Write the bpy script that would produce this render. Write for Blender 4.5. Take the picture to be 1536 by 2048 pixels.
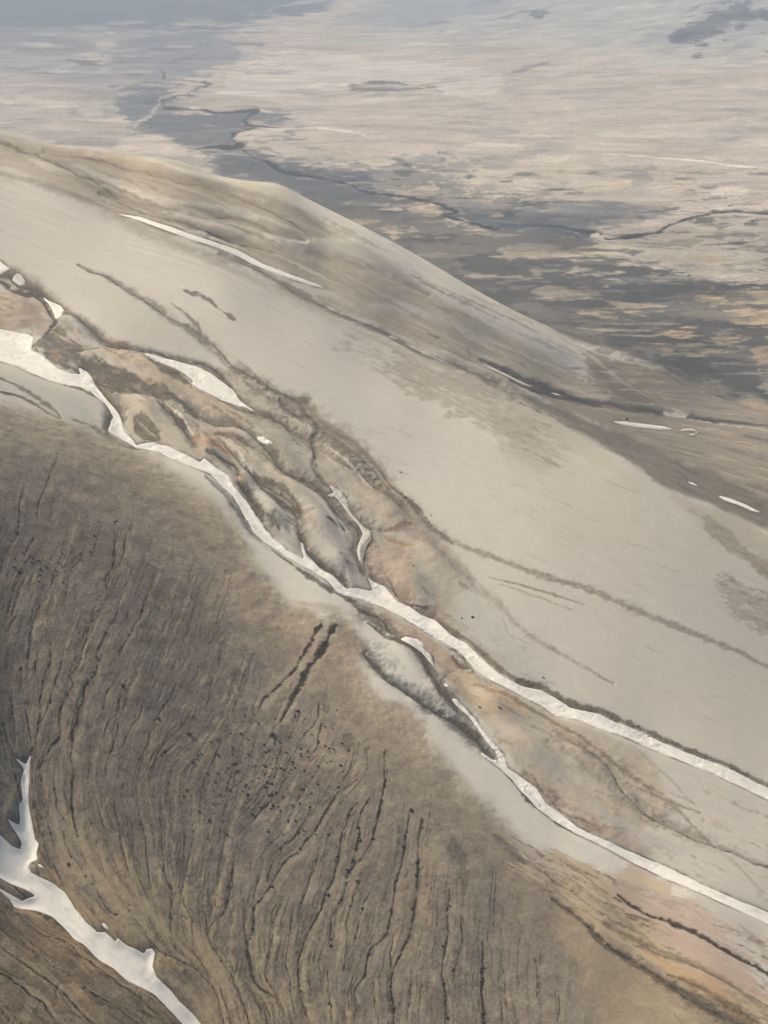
import bpy, math, random
import numpy as np
from mathutils import Vector
random.seed(7); rng = np.random.default_rng(11)
scene = bpy.context.scene
for o in list(bpy.data.objects): bpy.data.objects.remove(o)

# ------------------------------------------------------------------ camera, sky, sun, exposure
CAM_H, PITCH, FPX = 600.0, math.radians(23.0), 2813.0        # metres, below the horizon, focal length in photo pixels
cd = bpy.data.cameras.new('camera'); cam = bpy.data.objects.new('camera', cd); scene.collection.objects.link(cam)
cam.location = (0, 0, CAM_H); cam.rotation_euler = (math.radians(90) - PITCH, 0, 0)
cd.sensor_fit = 'VERTICAL'; cd.sensor_height = 24.0; cd.lens = 24.0 * FPX / 2048.0
cd.clip_start = 1.0; cd.clip_end = 200000.0
scene.camera = cam
SUN_EL, SUN_AZ = math.radians(46), math.radians(-55)         # azimuth clockwise from the view direction (+Y)
w = bpy.data.worlds.new('World'); scene.world = w; w.use_nodes = True
nt = w.node_tree; sky = nt.nodes.new('ShaderNodeTexSky'); sky.sky_type = 'NISHITA'; sky.sun_disc = False
sky.sun_elevation = SUN_EL; sky.sun_rotation = SUN_AZ; sky.air_density = 1.0; sky.dust_density = 4.0; sky.ozone_density = 0.6
bgn = nt.nodes['Background']; bgn.inputs['Strength'].default_value = 0.08
nt.links.new(sky.outputs[0], bgn.inputs[0])
sl = bpy.data.lights.new('sun', 'SUN'); sl.energy = 2.95; sl.angle = math.radians(6); sl.color = (1.0, 0.89, 0.70)
so = bpy.data.objects.new('sun', sl); scene.collection.objects.link(so)
sd = Vector((math.sin(SUN_AZ) * math.cos(SUN_EL), math.cos(SUN_AZ) * math.cos(SUN_EL), math.sin(SUN_EL)))
so.rotation_euler = sd.to_track_quat('Z', 'Y').to_euler(); so.location = (0, 0, 1500)
scene.view_settings.view_transform = 'Standard'; scene.view_settings.look = 'None'
scene.view_settings.gamma = 1.0; scene.view_settings.exposure = 0.54

# ------------------------------------------------------------------ small helpers
def lin(c):
    c = np.asarray(c, float) / 255.0
    return np.where(c <= 0.04045, c / 12.92, ((c + 0.055) / 1.055) ** 2.4)
_T = rng.random((512, 512)).astype(np.float32)
def vnoise(x, y):
    xi = np.floor(x); yi = np.floor(y); fx = (x - xi).astype(np.float32); fy = (y - yi).astype(np.float32)
    xi = xi.astype(np.int64) & 511; yi = yi.astype(np.int64) & 511; x1 = (xi + 1) & 511; y1 = (yi + 1) & 511
    fx = fx * fx * (3 - 2 * fx); fy = fy * fy * (3 - 2 * fy)
    return (_T[yi, xi] * (1 - fx) + _T[yi, x1] * fx) * (1 - fy) + (_T[y1, xi] * (1 - fx) + _T[y1, x1] * fx) * fy
def fbm(x, y, o=4, g=0.5, seed=0):
    s = 0; a = 1.0; t = 0
    for k in range(o):
        c, q = math.cos(k * 1.1 + seed), math.sin(k * 1.1 + seed)
        s = s + a * vnoise((x * c - y * q) * 2.03 ** k + 37.7 * k + 91 * seed, (x * q + y * c) * 2.03 ** k + 17.3 * k + 53 * seed); t += a; a *= g
    return s / t - 0.5
def sstep(a, b, x):
    t = np.clip((x - a) / (b - a), 0, 1); return t * t * (3 - 2 * t)
CP, SP = math.cos(PITCH), math.sin(PITCH)
def ray_point(u, v, z):                                       # ground point of height z seen at photo position u, v
    dx = (u - 768) / FPX; dv = (v - 1024) / FPX
    d = np.array([dx, CP - dv * SP, -SP - dv * CP]); t = (CAM_H - z) / -d[2]
    return d[0] * t, d[1] * t

# ------------------------------------------------------------------ the survey: heights (m above the plain) along ridges and gullies
LINES = {
 'stream_main': [(-250,560,330),(0,690,300),(200,790,278),(270,885,268),(420,930,252),(540,1080,232),(740,1190,205),(920,1290,188),(1100,1400,168),(1300,1480,148),(1536,1580,125),(1850,1720,98)],
 'stream_near': [(910,1410,186),(1000,1530,173),(1120,1640,157),(1300,1740,139),(1536,1840,121),(1850,1990,98)],
 'rise_between': [(1000,1450,181),(1150,1540,164),(1320,1630,146),(1536,1720,130),(1850,1850,108)],
 'crest_near': [(-250,760,360),(0,830,322),(150,860,300),(300,930,276),(420,1000,262),(500,1120,247),(640,1240,228),(750,1380,211),(860,1490,196),(960,1620,181),(1060,1740,166),(1200,1870,150),(1400,2010,135),(1650,2160,118)],
 'gully_left': [(60,1510,215),(70,1700,190),(200,1870,168),(400,2048,142),(600,2250,120)],
 'slope_near': [(0,1200,262),(250,1250,246),(450,1300,225),(150,1450,222),(500,1500,197),(300,1600,195),(450,1800,166),(650,1450,201),(800,1800,161),(650,1750,168),(1000,1900,149),(700,2048,138),(1000,2048,136),(1200,2048,134),(550,2048,138),(1400,2140,128),(-250,1300,275)],
 'bank_left': [(0,1760,186),(0,1900,188),(0,2048,185),(-250,1700,215),(-250,2048,215),(100,2200,172),(250,2300,160)],
 'below': [(768,2500,105),(300,2500,118),(1200,2500,105),(1700,2400,100),(768,3300,70),(1300,3300,70),(200,3300,85)],
 'hill_mid': [(0,480,318),(250,650,292),(420,720,262),(600,880,238),(800,950,213),(1000,1180,190),(1250,1300,165),(1536,1380,128),(1100,1050,193),(1350,1180,160),(800,800,228),(450,560,292)],
 'crest_far': [(0,360,322),(300,500,296),(640,670,252),(1000,800,195),(1250,930,152),(1400,1022,130),(1536,1130,112),(1850,1330,82)],
 'gully_far': [(0,305,318),(240,430,287),(500,520,245),(650,577,216),(800,672,176),(960,745,137),(1100,800,97),(1250,865,66),(1400,955,50),(1536,1040,36),(1850,1180,22)],
 'sky_ridge': [(-250,225,372),(0,265,342),(90,290,335),(170,300,328),(350,325,315),(430,350,306),(500,362,300),(560,370,294),(620,400,280),(750,465,245),(850,520,215),(1000,610,165),(1150,680,108),(1300,722,60),(1400,775,22)],
 'flank': [(250,370,305),(450,430,280),(650,490,245),(850,600,190),(1000,690,145),(1150,760,90),(1300,830,50),(1420,860,32),(1536,900,28),(1536,830,14),(1850,900,10)],
 'plain': [(1536,780,3),(1450,700,0),(1300,640,0),(1150,560,0),(1000,500,0),(1536,560,0),(1850,600,0),(800,400,0),(600,330,0),(900,330,0),(1200,400,0),(1536,300,5),(1200,230,5),(800,220,0),(400,230,0),(300,150,0),(0,200,0),(-250,150,0),(600,120,0),(900,110,10),(0,60,0),(300,30,0),(700,20,20),(1100,120,25),(1300,130,45),(1536,150,55),(1100,30,60),(1300,50,85),(1536,20,150),(1536,80,95),(1850,60,150),(1850,150,70),(900,30,40)],
}
P = []
for k, L in LINES.items():
    if k == 'sky_ridge': L = L[:1]
    for (u, v, z) in L:
        x, y = ray_point(u, v, z); P.append((x / y, math.log(y), z))
def dense(L, step=28):
    L = np.array(L, float); s = np.concatenate([[0], np.cumsum(np.hypot(*np.diff(L[:, :2], axis=0).T))]); t = np.arange(0, s[-1], step)
    e = np.vstack([2*L[0]-L[1], L, 2*L[-1]-L[-2]]); o = []
    for q in t:
        i = min(len(L) - 2, np.searchsorted(s, q, 'right') - 1); f = (q - s[i]) / (s[i+1] - s[i]); p0, p1, p2, p3 = e[i:i+4]
        o.append(.5 * (2*p1 + (p2-p0)*f + (2*p0-5*p1+4*p2-p3)*f*f + (3*p1-p0-3*p2+p3)*f**3))
    return o
SKYI = set()
for (u, v, z) in dense(LINES['sky_ridge'][1:]):
    SKYI.add(len(P)); x, y = ray_point(u, v, z); P.append((x / y, math.log(y), z))
for (u, v, z) in dense(LINES['sky_ridge'][:-1]):                      # the hidden lee side falls to the plain
    x, y = ray_point(u, v, z)
    for d, f in ((160, 0.68), (420, 0.30), (800, 0.0)):
        P.append((x / (y + d), math.log(y + d), z * f))
for a, y, z in [(-1,350,230),(-1,700,340),(-1,1200,430),(-1,1800,430),(-1,2800,120),(-1,5000,0),(-.6,500,240),(-.6,900,370),(-.6,1500,410),(-.6,2100,330),(-.6,3200,30),
                (1,300,70),(1,600,70),(1,1000,50),(1,1600,20),(1,3000,0),(1,6000,60),(.6,350,80),(.6,600,85),(.6,1000,60),(.6,1500,20),(.6,2500,0),(.6,5000,20),
                (-1,12000,0),(0,16000,60),(.3,16000,170),(-.4,16000,0),(1,14000,200),(-1,32000,0),(0,32000,0),(1,32000,100),(0,120,45),(-.8,120,150),(.8,120,45),(-.4,7000,0),(-.4,3500,0),(-.15,3000,0),(0,2500,0),(-.3,2800,0)]:
    P.append((a, math.log(y), z))
REG = [2e-4 if i in SKYI else 2e-2 for i in range(len(P))]
P = np.array(P); KX = 3.0
px = np.stack([P[:, 0] * KX, P[:, 1]], 1)
def U_(r2): return 0.5 * r2 * np.log(r2 + 1e-12)
n = len(P); A = np.zeros((n + 3, n + 3)); D2 = ((px[:, None] - px[None]) ** 2).sum(-1)
A[:n, :n] = U_(D2) + np.diag(REG); A[:n, n] = 1; A[:n, n+1:] = px; A[n, :n] = 1; A[n+1:, :n] = px.T
W = np.linalg.solve(A, np.concatenate([P[:, 2], np.zeros(3)]))
def tps(a, l):
    q = np.stack([a.ravel() * KX, l.ravel()], 1); out = np.empty(len(q))
    for s in range(0, len(q), 20000):
        qq = q[s:s+20000]; d = ((qq[:, None] - px[None]) ** 2).sum(-1)
        out[s:s+20000] = U_(d) @ W[:n] + W[n] + qq @ W[n+1:]
    return out.reshape(a.shape)

# ------------------------------------------------------------------ ground grid: fine where the ground is near
Q = 1.15
def seg(a, b, st): return list(np.arange(a, b, st))
lr = seg(math.log(110), math.log(380), .02) + seg(math.log(380), math.log(455), .0025*Q) + seg(math.log(455), math.log(900), .00082*Q) + seg(math.log(900), math.log(1900), .00115*Q) \
   + seg(math.log(1900), math.log(13000), .0022*Q) + seg(math.log(13000), math.log(32000), .02)
lr = np.array(lr)
ac = np.arange(-.372, .372, .00068 * Q); oc = .372 + np.cumsum(np.geomspace(.0012, .03, 70)); oc = oc[oc < 1.15]
ac = np.concatenate([-oc[::-1], ac, oc]); NR, NC = len(lr), len(ac)
gl = np.linspace(lr[0], lr[-1], 420); ga = np.linspace(ac[0], ac[-1], 330)
G = tps(*np.meshgrid(ga, gl))
def cub(t, n_):
    i = np.clip(np.floor(t).astype(int), 1, n_ - 3); f = t - i
    w_ = np.stack([-.5*f+f*f-.5*f**3, 1-2.5*f*f+1.5*f**3, .5*f+2*f*f-1.5*f**3, -.5*f*f+.5*f**3])
    return i, w_
ir, wr = cub((lr - gl[0]) / (gl[1] - gl[0]), len(gl)); ic, wc = cub((ac - ga[0]) / (ga[1] - ga[0]), len(ga))
T1 = sum(wr[k][:, None] * G[ir + k - 1] for k in range(4)); Z = sum(wc[k][None] * T1[:, ic + k - 1] for k in range(4))
Y = np.repeat(np.exp(lr)[:, None], NC, 1); X = Y * ac[None]
Z = np.where(Y > 2600, np.maximum(Z, -6), Z)

def project(X, Y, Z):
    dz = CAM_H - Z; dep = Y * CP + dz * SP
    return 768 + FPX * X / dep, 1024 + FPX * (-Y * SP + dz * CP) / dep, dep
U, V, DEP = project(X, Y, Z)
run = np.minimum.accumulate(V, 0)
VIS = V <= run + 5.0
MPP = np.minimum(DEP, 2500) / FPX                              # metres per photo pixel, at the ground

# ------------------------------------------------------------------ the survey map: soils and cuts traced over the ground
CW = CH = 0; MX, MY = 260, 120; CW, CH = 1536 + 2 * MX, 2048 + 2 * MY
soil = np.zeros((CH, CW, 3), np.float32); cut = np.zeros((CH, CW), np.float32)
def blur(m, s):
    r = max(1, int(round(s)))
    for _ in range(2):
        for ax in (0, 1):
            c = np.cumsum(np.pad(m, [(r + 1, r) if i == ax else (0, 0) for i in (0, 1)], mode='edge'), axis=ax, dtype=np.float64)
            m = ((np.take(c, range(2*r+1, c.shape[ax]), ax) - np.take(c, range(0, c.shape[ax]-2*r-1), ax)) / (2*r+1)).astype(np.float32)
    return m
def window(pts, pad):
    u0, v0 = pts[:, :2].min(0) - pad; u1, v1 = pts[:, :2].max(0) + pad
    x0, x1 = int(max(0, u0 + MX)), int(min(CW, u1 + MX + 1)); y0, y1 = int(max(0, v0 + MY)), int(min(CH, v1 + MY + 1))
    return x0, x1, y0, y1
def poly_mask(pts, soft=1.0, pad=None):
    pts = np.array(pts, float); pad = pad or soft * 3 + 4
    x0, x1, y0, y1 = window(pts, pad)
    yy, xx = np.mgrid[y0:y1, x0:x1]; m = np.zeros(yy.shape, bool); xs = xx - MX + .0; ys = yy - MY + .0
    for i in range(len(pts)):
        (ax, ay), (bx, by) = pts[i], pts[(i + 1) % len(pts)]
        if ay == by: continue
        c = ((ay > ys) != (by > ys)) & (xs < (bx - ax) * (ys - ay) / (by - ay) + ax); m ^= c
    m = m.astype(np.float32)
    return (x0, x1, y0, y1), (blur(m, soft) if soft > 0 else m)
def smooth_line(pts, step=6.0):
    pts = np.array(pts, float); out = []
    e = np.vstack([2 * pts[0] - pts[1], pts, 2 * pts[-1] - pts[-2]])
    for i in range(1, len(e) - 2):
        p0, p1, p2, p3 = e[i-1:i+3]; k = max(2, int(np.hypot(*(p2 - p1)[:2]) / step))
        t = np.linspace(0, 1, k, endpoint=False)[:, None]
        out.append(.5 * (2*p1 + (p2-p0)*t + (2*p0-5*p1+4*p2-p3)*t*t + (3*p1-p0-3*p2+p3)*t**3))
    return np.vstack(out + [pts[-1:]])
def stroke_field(pts, wid):                                    # wid per point; returns distance divided by half-width
    x0, x1, y0, y1 = window(pts, max(wid) * 2.2 + 3)
    if x1 <= x0 or y1 <= y0: return None, None
    best = np.full((y1 - y0, x1 - x0), 9.0, np.float32)
    for i in range(len(pts) - 1):
        w_ = .5 * max(wid[i], wid[i+1]); r = w_ * 3 + 3
        a0 = int(max(x0, min(pts[i,0], pts[i+1,0]) + MX - r)); a1 = int(min(x1, max(pts[i,0], pts[i+1,0]) + MX + r + 1))
        b0 = int(max(y0, min(pts[i,1], pts[i+1,1]) + MY - r)); b1 = int(min(y1, max(pts[i,1], pts[i+1,1]) + MY + r + 1))
        if a1 <= a0 or b1 <= b0: continue
        yy, xx = np.mgrid[b0:b1, a0:a1]; xx = xx - MX; yy = yy - MY
        d = pts[i+1, :2] - pts[i, :2]; L = d @ d + 1e-9
        t = np.clip(((xx - pts[i,0]) * d[0] + (yy - pts[i,1]) * d[1]) / L, 0, 1)
        dd = np.hypot(xx - pts[i,0] - t * d[0], yy - pts[i,1] - t * d[1]) / (.5 * (wid[i] * (1 - t) + wid[i+1] * t))
        s = best[b0-y0:b1-y0, a0-x0:a1-x0]; np.minimum(s, dd, out=s)
    return (x0, x1, y0, y1), best
def mix(win, m, col, op=1.0):
    x0, x1, y0, y1 = win; k = (m * op)[..., None]; s = soil[y0:y1, x0:x1]; s += (lin(col).astype(np.float32) - s) * k
def zone(pts, col, soft=8, op=1.0, rough=.35, d=0.0):
    win, m = poly_mask(pts, soft); x0, x1, y0, y1 = win
    if rough:
        nz = CN[y0:y1, x0:x1] * .8 + FN[y0:y1, x0:x1] * .45; m = sstep(.5 - .5 * (1 - rough) - .04, .5 + .5 * (1 - rough) + .04, m + nz * rough * .34 * np.clip(m * (1 - m) * 8, 0, 1))
    mix(win, m, col, op)
    if d: cut[y0:y1, x0:x1] -= d * m
def bank(pts, wd, col, op=.8, side=1, d=.0):                     # side shading painted on a wall: one crisp lip, fading away opposite
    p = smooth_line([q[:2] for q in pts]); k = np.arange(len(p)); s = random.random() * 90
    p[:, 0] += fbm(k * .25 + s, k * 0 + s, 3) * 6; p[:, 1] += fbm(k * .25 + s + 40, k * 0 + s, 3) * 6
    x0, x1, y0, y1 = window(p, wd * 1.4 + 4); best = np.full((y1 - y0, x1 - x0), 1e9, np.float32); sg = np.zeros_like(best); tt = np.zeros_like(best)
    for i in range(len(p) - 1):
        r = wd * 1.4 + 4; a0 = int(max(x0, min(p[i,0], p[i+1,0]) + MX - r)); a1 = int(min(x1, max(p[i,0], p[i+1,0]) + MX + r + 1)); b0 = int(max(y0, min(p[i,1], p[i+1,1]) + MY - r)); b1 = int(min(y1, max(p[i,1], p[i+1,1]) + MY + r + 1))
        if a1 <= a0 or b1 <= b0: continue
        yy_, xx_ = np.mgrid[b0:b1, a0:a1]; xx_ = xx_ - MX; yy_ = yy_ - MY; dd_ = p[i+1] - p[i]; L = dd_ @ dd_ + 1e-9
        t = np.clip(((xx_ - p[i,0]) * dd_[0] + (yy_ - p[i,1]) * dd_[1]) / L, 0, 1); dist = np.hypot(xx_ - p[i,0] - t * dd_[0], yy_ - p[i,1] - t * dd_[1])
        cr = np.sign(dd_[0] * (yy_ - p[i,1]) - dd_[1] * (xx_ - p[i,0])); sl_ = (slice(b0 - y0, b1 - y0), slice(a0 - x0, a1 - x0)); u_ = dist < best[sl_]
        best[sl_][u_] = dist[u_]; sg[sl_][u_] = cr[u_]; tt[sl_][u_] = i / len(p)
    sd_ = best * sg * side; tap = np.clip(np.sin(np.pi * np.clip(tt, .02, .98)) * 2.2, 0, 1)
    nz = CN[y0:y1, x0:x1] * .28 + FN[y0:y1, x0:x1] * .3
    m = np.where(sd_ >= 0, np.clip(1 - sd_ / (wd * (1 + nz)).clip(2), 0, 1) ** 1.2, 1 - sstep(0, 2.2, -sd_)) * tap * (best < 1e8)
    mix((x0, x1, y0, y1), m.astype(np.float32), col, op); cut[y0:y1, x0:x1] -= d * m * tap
def line(pts, wd, col, op=.9, d=.25, jit=1.0, rag=.5, core=.45, thin=True):
    p = smooth_line([q[:2] for q in pts]); k = np.arange(len(p)); s = random.random() * 90
    j = fbm(k * .22 + s, k * 0 + s, 3); j2 = fbm(k * .22 + s + 40, k * 0 + s, 3)
    p[:, 0] += j * jit * 4; p[:, 1] += j2 * jit * 4
    if 1.7 < jit < 3: p[:, 0] += rng.normal(0, .4, len(p))
    if np.isscalar(wd): wd = (wd, wd)
    wv = np.interp(k / max(1, len(p) - 1), np.linspace(0, 1, len(wd)), wd) * (1 + rag * 1.6 * fbm(k * .35 + s, k * 0 + 9, 2))
    wv = np.maximum(wv, .9)
    if np.mean(wv) > 7: rag = rag * .6
    win, f = stroke_field(p, wv * 1.35)
    if win is None: return
    x0, x1, y0, y1 = win; fn = FN[y0:y1, x0:x1]
    big = float(np.mean(wv))
    if big > 7 and op > .55:                                     # a pale halo of thinner soil round the core
        mix(win, (1 - sstep(.3, 2.1, f + fn * .3)) , col, op * .35)
    m = 1 - sstep(core, 1.25, f + fn * rag * .5)
    if big > 9: m = m * sstep(-2.2, .0, CN[y0:y1, x0:x1] * .7 + fn * .7)
    mix(win, m, col, op * (.8 if big > 9 else 1))
    if d: cut[y0:y1, x0:x1] -= (1 - sstep(0, 1.6 if big > 5 else 1.25, f)) * min(d * big, 9)
    if big > 7.5 and op > .7 and sum(col) < 400 and thin:             # the wash cuts a narrow wandering bed in it
        n_ = len(p); o_ = fbm(k * .1 + s, k * 0 + 3, 2) * big * 1.3
        dk = tuple(int(c_ * .78) for c_ in col); w3 = max(1.8, big * .2)
        line([(a + b_, b - b_ * .6) for (a, b), b_ in zip(p[::4], o_[::4])], (1, w3, w3 * .8, w3, 1), dk, .85, .35, 1.4, .8, thin=False)
yy, xx = np.mgrid[0:CH, 0:CW].astype(np.float32)
CN = fbm(xx / 46, yy / 26, 6, .62, 3).astype(np.float32); FN = fbm(xx / 11, yy / 8, 4, .66, 5).astype(np.float32)
def hstretch(sx, sy, o, g, s_):                                  # level-lying bands, never rotated
    a = 0; q = 1.0
    for k in range(o): a = a + q * (vnoise(xx / sx * 2 ** k + 31 * k + s_, yy / sy * 2 ** k + 17 * k + s_) - .5); q *= g
    return a
PN = hstretch(150, 16, 6, .66, 3).astype(np.float32); PF = hstretch(40, 6, 4, .7, 60).astype(np.float32)
for a_ in (CN, FN, PN, PF): a_ -= a_.mean(); a_ /= a_.std()
MN, MF = CN, FN; CN, FN = PN, PF

# soils of the plain
soil[:] = lin((174, 163, 151))
SKY = [(p[0], p[1]) for p in LINES['sky_ridge']] + [(1400,775),(1480,790),(1536,800),(1800,850)]
zone([(-260,-120),(700,-120),(620,30),(480,60),(450,110),(400,150),(330,200),(300,230),(200,240),(80,215),(-260,230)], (140,138,136), 40, .9, .8)
zone([(-260,-120),(860,-120),(620,34),(300,56),(-260,56)], (92,97,106), 16, .95, .6)  # hazy blue of the distance, put into the ground colour
zone([(-260,55),(200,60),(430,75),(400,110),(200,100),(-260,110)], (118,118,120), 10, .7, .9)
zone([(250,170),(340,165),(380,190),(330,210),(420,225),(540,215),(600,240),(480,260),(470,290),(600,330),(740,350),(745,395),(640,420),(480,370),(400,330),(330,280),(260,255),(240,215)], (98,100,103), 14, .85, .9)
zone([(540,320),(700,315),(860,325),(900,345),(860,385),(960,392),(1100,400),(1330,408),(1300,440),(1200,470),(1180,478),(1000,470),(930,450),(880,425),(760,400),(650,420),(560,350)], (112,110,106), 22, .85, .9)
zone([(560,350),(640,340),(730,350),(750,375),(740,395),(650,420),(600,400)], (70,74,74), 9, .95, .9)
zone([(930,418),(1100,415),(1330,412),(1200,440),(1210,474),(1000,470),(930,445)], (84,86,88), 10, .9, .9)
zone([(760,395),(860,395),(930,430),(880,440),(780,420)], (80,81,80), 9, .9, .9)
zone([(380,285),(480,280),(560,320),(600,350),(520,345),(430,320)], (84,85,87), 9, .85, .9)
zone([(290,225),(400,228),(480,240),(470,262),(350,265),(290,250)], (86,88,92), 7, .9, .9)
zone([(560,350),(700,345),(750,372),(740,392),(860,415),(950,445),(1180,478),(1250,480),(1240,520),(1400,545),(1536,560),(1800,560),(1800,930),(1536,870),(1400,850),(1180,720),(1000,640),(850,560),(740,500),(600,400)], (92,89,83), 26, .92, .85)
for c in [[(860,500),(1000,510),(1180,520),(1400,545),(1390,570),(1150,560),(960,560)],[(1000,590),(1150,570),(1350,560),(1800,575),(1800,600),(1380,590),(1250,620),(1050,620)],[(1150,650),(1400,640),(1800,660),(1800,700),(1420,700),(1250,690)],[(1250,700),(1420,715),(1800,740),(1800,830),(1500,800),(1380,760)],[(780,455),(950,475),(940,490),(800,485)],[(870,520),(980,560),(1100,640),(1020,625),(920,570)]]: zone(c, (70,70,67), 11, .9, .95)
zone([(1240,450),(1400,440),(1800,440),(1800,560),(1500,560),(1400,548),(1280,520),(1200,500)], (156,149,136), 16, 1, .8)
zone([(900,395),(1150,398),(1350,410),(1330,430),(1150,430),(950,420)], (118,115,113), 8, .7)
for c in [((880,310),(900,300),(930,325),(945,350),(930,372),(905,410),(870,400),(868,360),(878,340))]: zone(c, (128,124,118), 5, .7)
# ochre and pale flats on the dark lowland
for c, k in [([(985,495),(1030,492),(1100,507),(1210,505),(1240,512),(1100,520),(1060,520)],(186,174,146)),([(1370,595),(1400,580),(1480,582),(1536,595),(1536,605),(1420,604)],(190,170,134)),
             ([(1450,625),(1536,622),(1800,625),(1800,655),(1536,650),(1470,645)],(188,168,132)),([(1145,625),(1250,628),(1300,638),(1180,640)],(184,166,134)),([(1290,662),(1360,656),(1380,672),(1350,678),(1300,668)],(188,160,126)),
             ([(760,455),(830,452),(850,460),(800,475),(770,468)],(178,163,138)),([(1040,600),(1150,585),(1200,590),(1130,600)],(160,148,130)),([(1300,705),(1400,695),(1420,702),(1340,715)],(160,148,122)),
             ([(800,412),(870,408),(885,425),(860,435),(815,425)],(190,176,152)),([(770,385),(860,372),(880,385),(800,398)],(184,170,148)),([(1290,610),(1330,604),(1335,612)],(160,146,122)),
             ([(1120,540),(1180,543),(1230,547),(1130,548)],(172,164,146)),([(1500,690),(1560,680),(1560,720),(1500,712)],(170,150,118)),([(1410,670),(1480,672),(1500,690),(1430,690)],(176,156,122)),
             ([(1500,705),(1800,700),(1800,730),(1520,735)],(150,135,110)),([(930,440),(965,448),(1005,468),(960,462)],(168,160,146)),([(1200,560),(1330,552),(1400,556),(1290,566)],(150,146,134))]:
    zone(c, k, 7, .5, .95)
    cc_ = np.array(c, float); lo_, hi_ = cc_.min(0), cc_.max(0); w_ = hi_ - lo_
    for j in range(int(5 + w_[0] / 9)):                          # a flat is many thin beds side by side
        u = rng.uniform(lo_[0] - 10, hi_[0] - w_[0] * .2); v = rng.uniform(lo_[1] - 1, hi_[1] + 1); L = rng.uniform(.2, .5) * w_[0]
        line([(u, v), (u + L * .5, v + rng.normal(0, 1)), (u + L, v + rng.normal(0, 1.5))], (1, rng.uniform(2, 6), 1), k if j % 2 else (86,84,79), rng.uniform(.4, .85), 0, 1, 1)
# pale and pink flats, dark lenses further out
for c, k in [([(470,130),(500,105),(620,105),(800,120),(1000,150),(1000,190),(700,180),(520,195),(430,190)],(190,180,170)),([(695,172),(760,162),(870,172),(890,182),(780,188),(700,181)],(84,83,84)),
             ([(1236,121),(1298,119),(1290,128),(1245,130)],(100,100,104)),([(1085,186),(1250,170),(1290,182),(1200,204),(1150,205)],(160,150,144)),([(990,180),(1060,172),(1065,188),(1000,192)],(158,149,144)),
             ([(1320,160),(1380,158),(1388,172),(1340,176)],(158,149,144)),([(220,295),(110,300),(60,292),(130,288)],(126,120,112)),([(0,262),(90,264),(60,272),(0,270)],(150,140,128)),
             ([(1150,370),(1290,355),(1300,362),(1180,378)],(188,178,150)),([(870,350),(1100,330),(1250,332),(1200,350),(950,362)],(176,166,146)),
             ([(480,55),(560,52),(520,62),(470,62)],(176,172,166)),
             ([(-200,130),(120,105),(240,125),(120,140),(0,160),(-200,160)],(150,148,146)),([(-200,155),(60,158),(200,190),(100,235),(-200,230)],(165,156,148)),([(265,160),(330,157),(355,165),(300,167)],(184,178,170))]:
    zone(c, k, 7, .85, .9)
zone([(560,70),(700,40),(1100,-120),(1800,-120),(1800,140),(1300,130),(1100,95),(800,80)], (166,163,156), 24, 1, .7)
for k in range(190):
    u = rng.uniform(520, 1560); v = rng.uniform(-20, 135)
    if v > 60 + (u - 520) * .09: continue
    L = rng.uniform(40, 170); sl = rng.uniform(-.34, -.12)
    line([(u, v), (u + L * .5, v + L * .5 * sl + rng.normal(0, 3)), (u + L, v + L * sl)], (1, rng.uniform(2, 9), 1), [(132,132,134),(190,184,176),(150,147,144),(178,174,168)][k % 4], rng.uniform(.2, .55), 0, 2, 1)
zone([(620,60),(700,22),(860,0),(1060,-40),(960,30),(800,60)], (134,136,142), 12, .7, .8)
zone([(1240,100),(1330,60),(1420,10),(1500,-20),(1560,60),(1440,80),(1340,105)], (146,146,148), 10, .7, .8)  # hillside shading painted as a grey zone
for k in range(60):
    u = rng.uniform(1335, 1560); v = 70 - (u - 1335) * .30 + rng.normal(0, 16) + 8; L = rng.uniform(12, 40)
    line([(u, v), (u + L, v - L * .35)], (1, rng.uniform(2, 6), 1), [(96,96,100),(158,156,154),(60,60,66)][k % 3], .8, .5, 1.5, 1)
line([(985,40),(1050,22),(1110,10)], (3,7,3), (110,112,118), .8, 0, 1.5); line([(1010,150),(1060,136),(1100,126)], (2,6,2), (120,118,120), .8, 0, 1.5); line([(820,55),(900,42)], (3,6,2), (120,122,128), .8, 0, 1.5)
for c in [[(1333,70),(1368,45),(1418,22),(1470,10),(1508,6),(1513,25),(1468,45),(1430,56),(1393,60),(1360,68)],[(1375,105),(1390,98),(1413,97),(1413,112),(1383,118)],[(1503,103),(1536,90),(1800,80),(1800,100),(1536,103)],[(1050,25),(1105,14),(1090,24),(1060,28)],[(1520,22),(1540,12),(1570,25),(1540,36)],[(1325,10),(1345,4),(1340,14)]]:
    zone(c, (78,78,82), 9, .85, 1)
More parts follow.
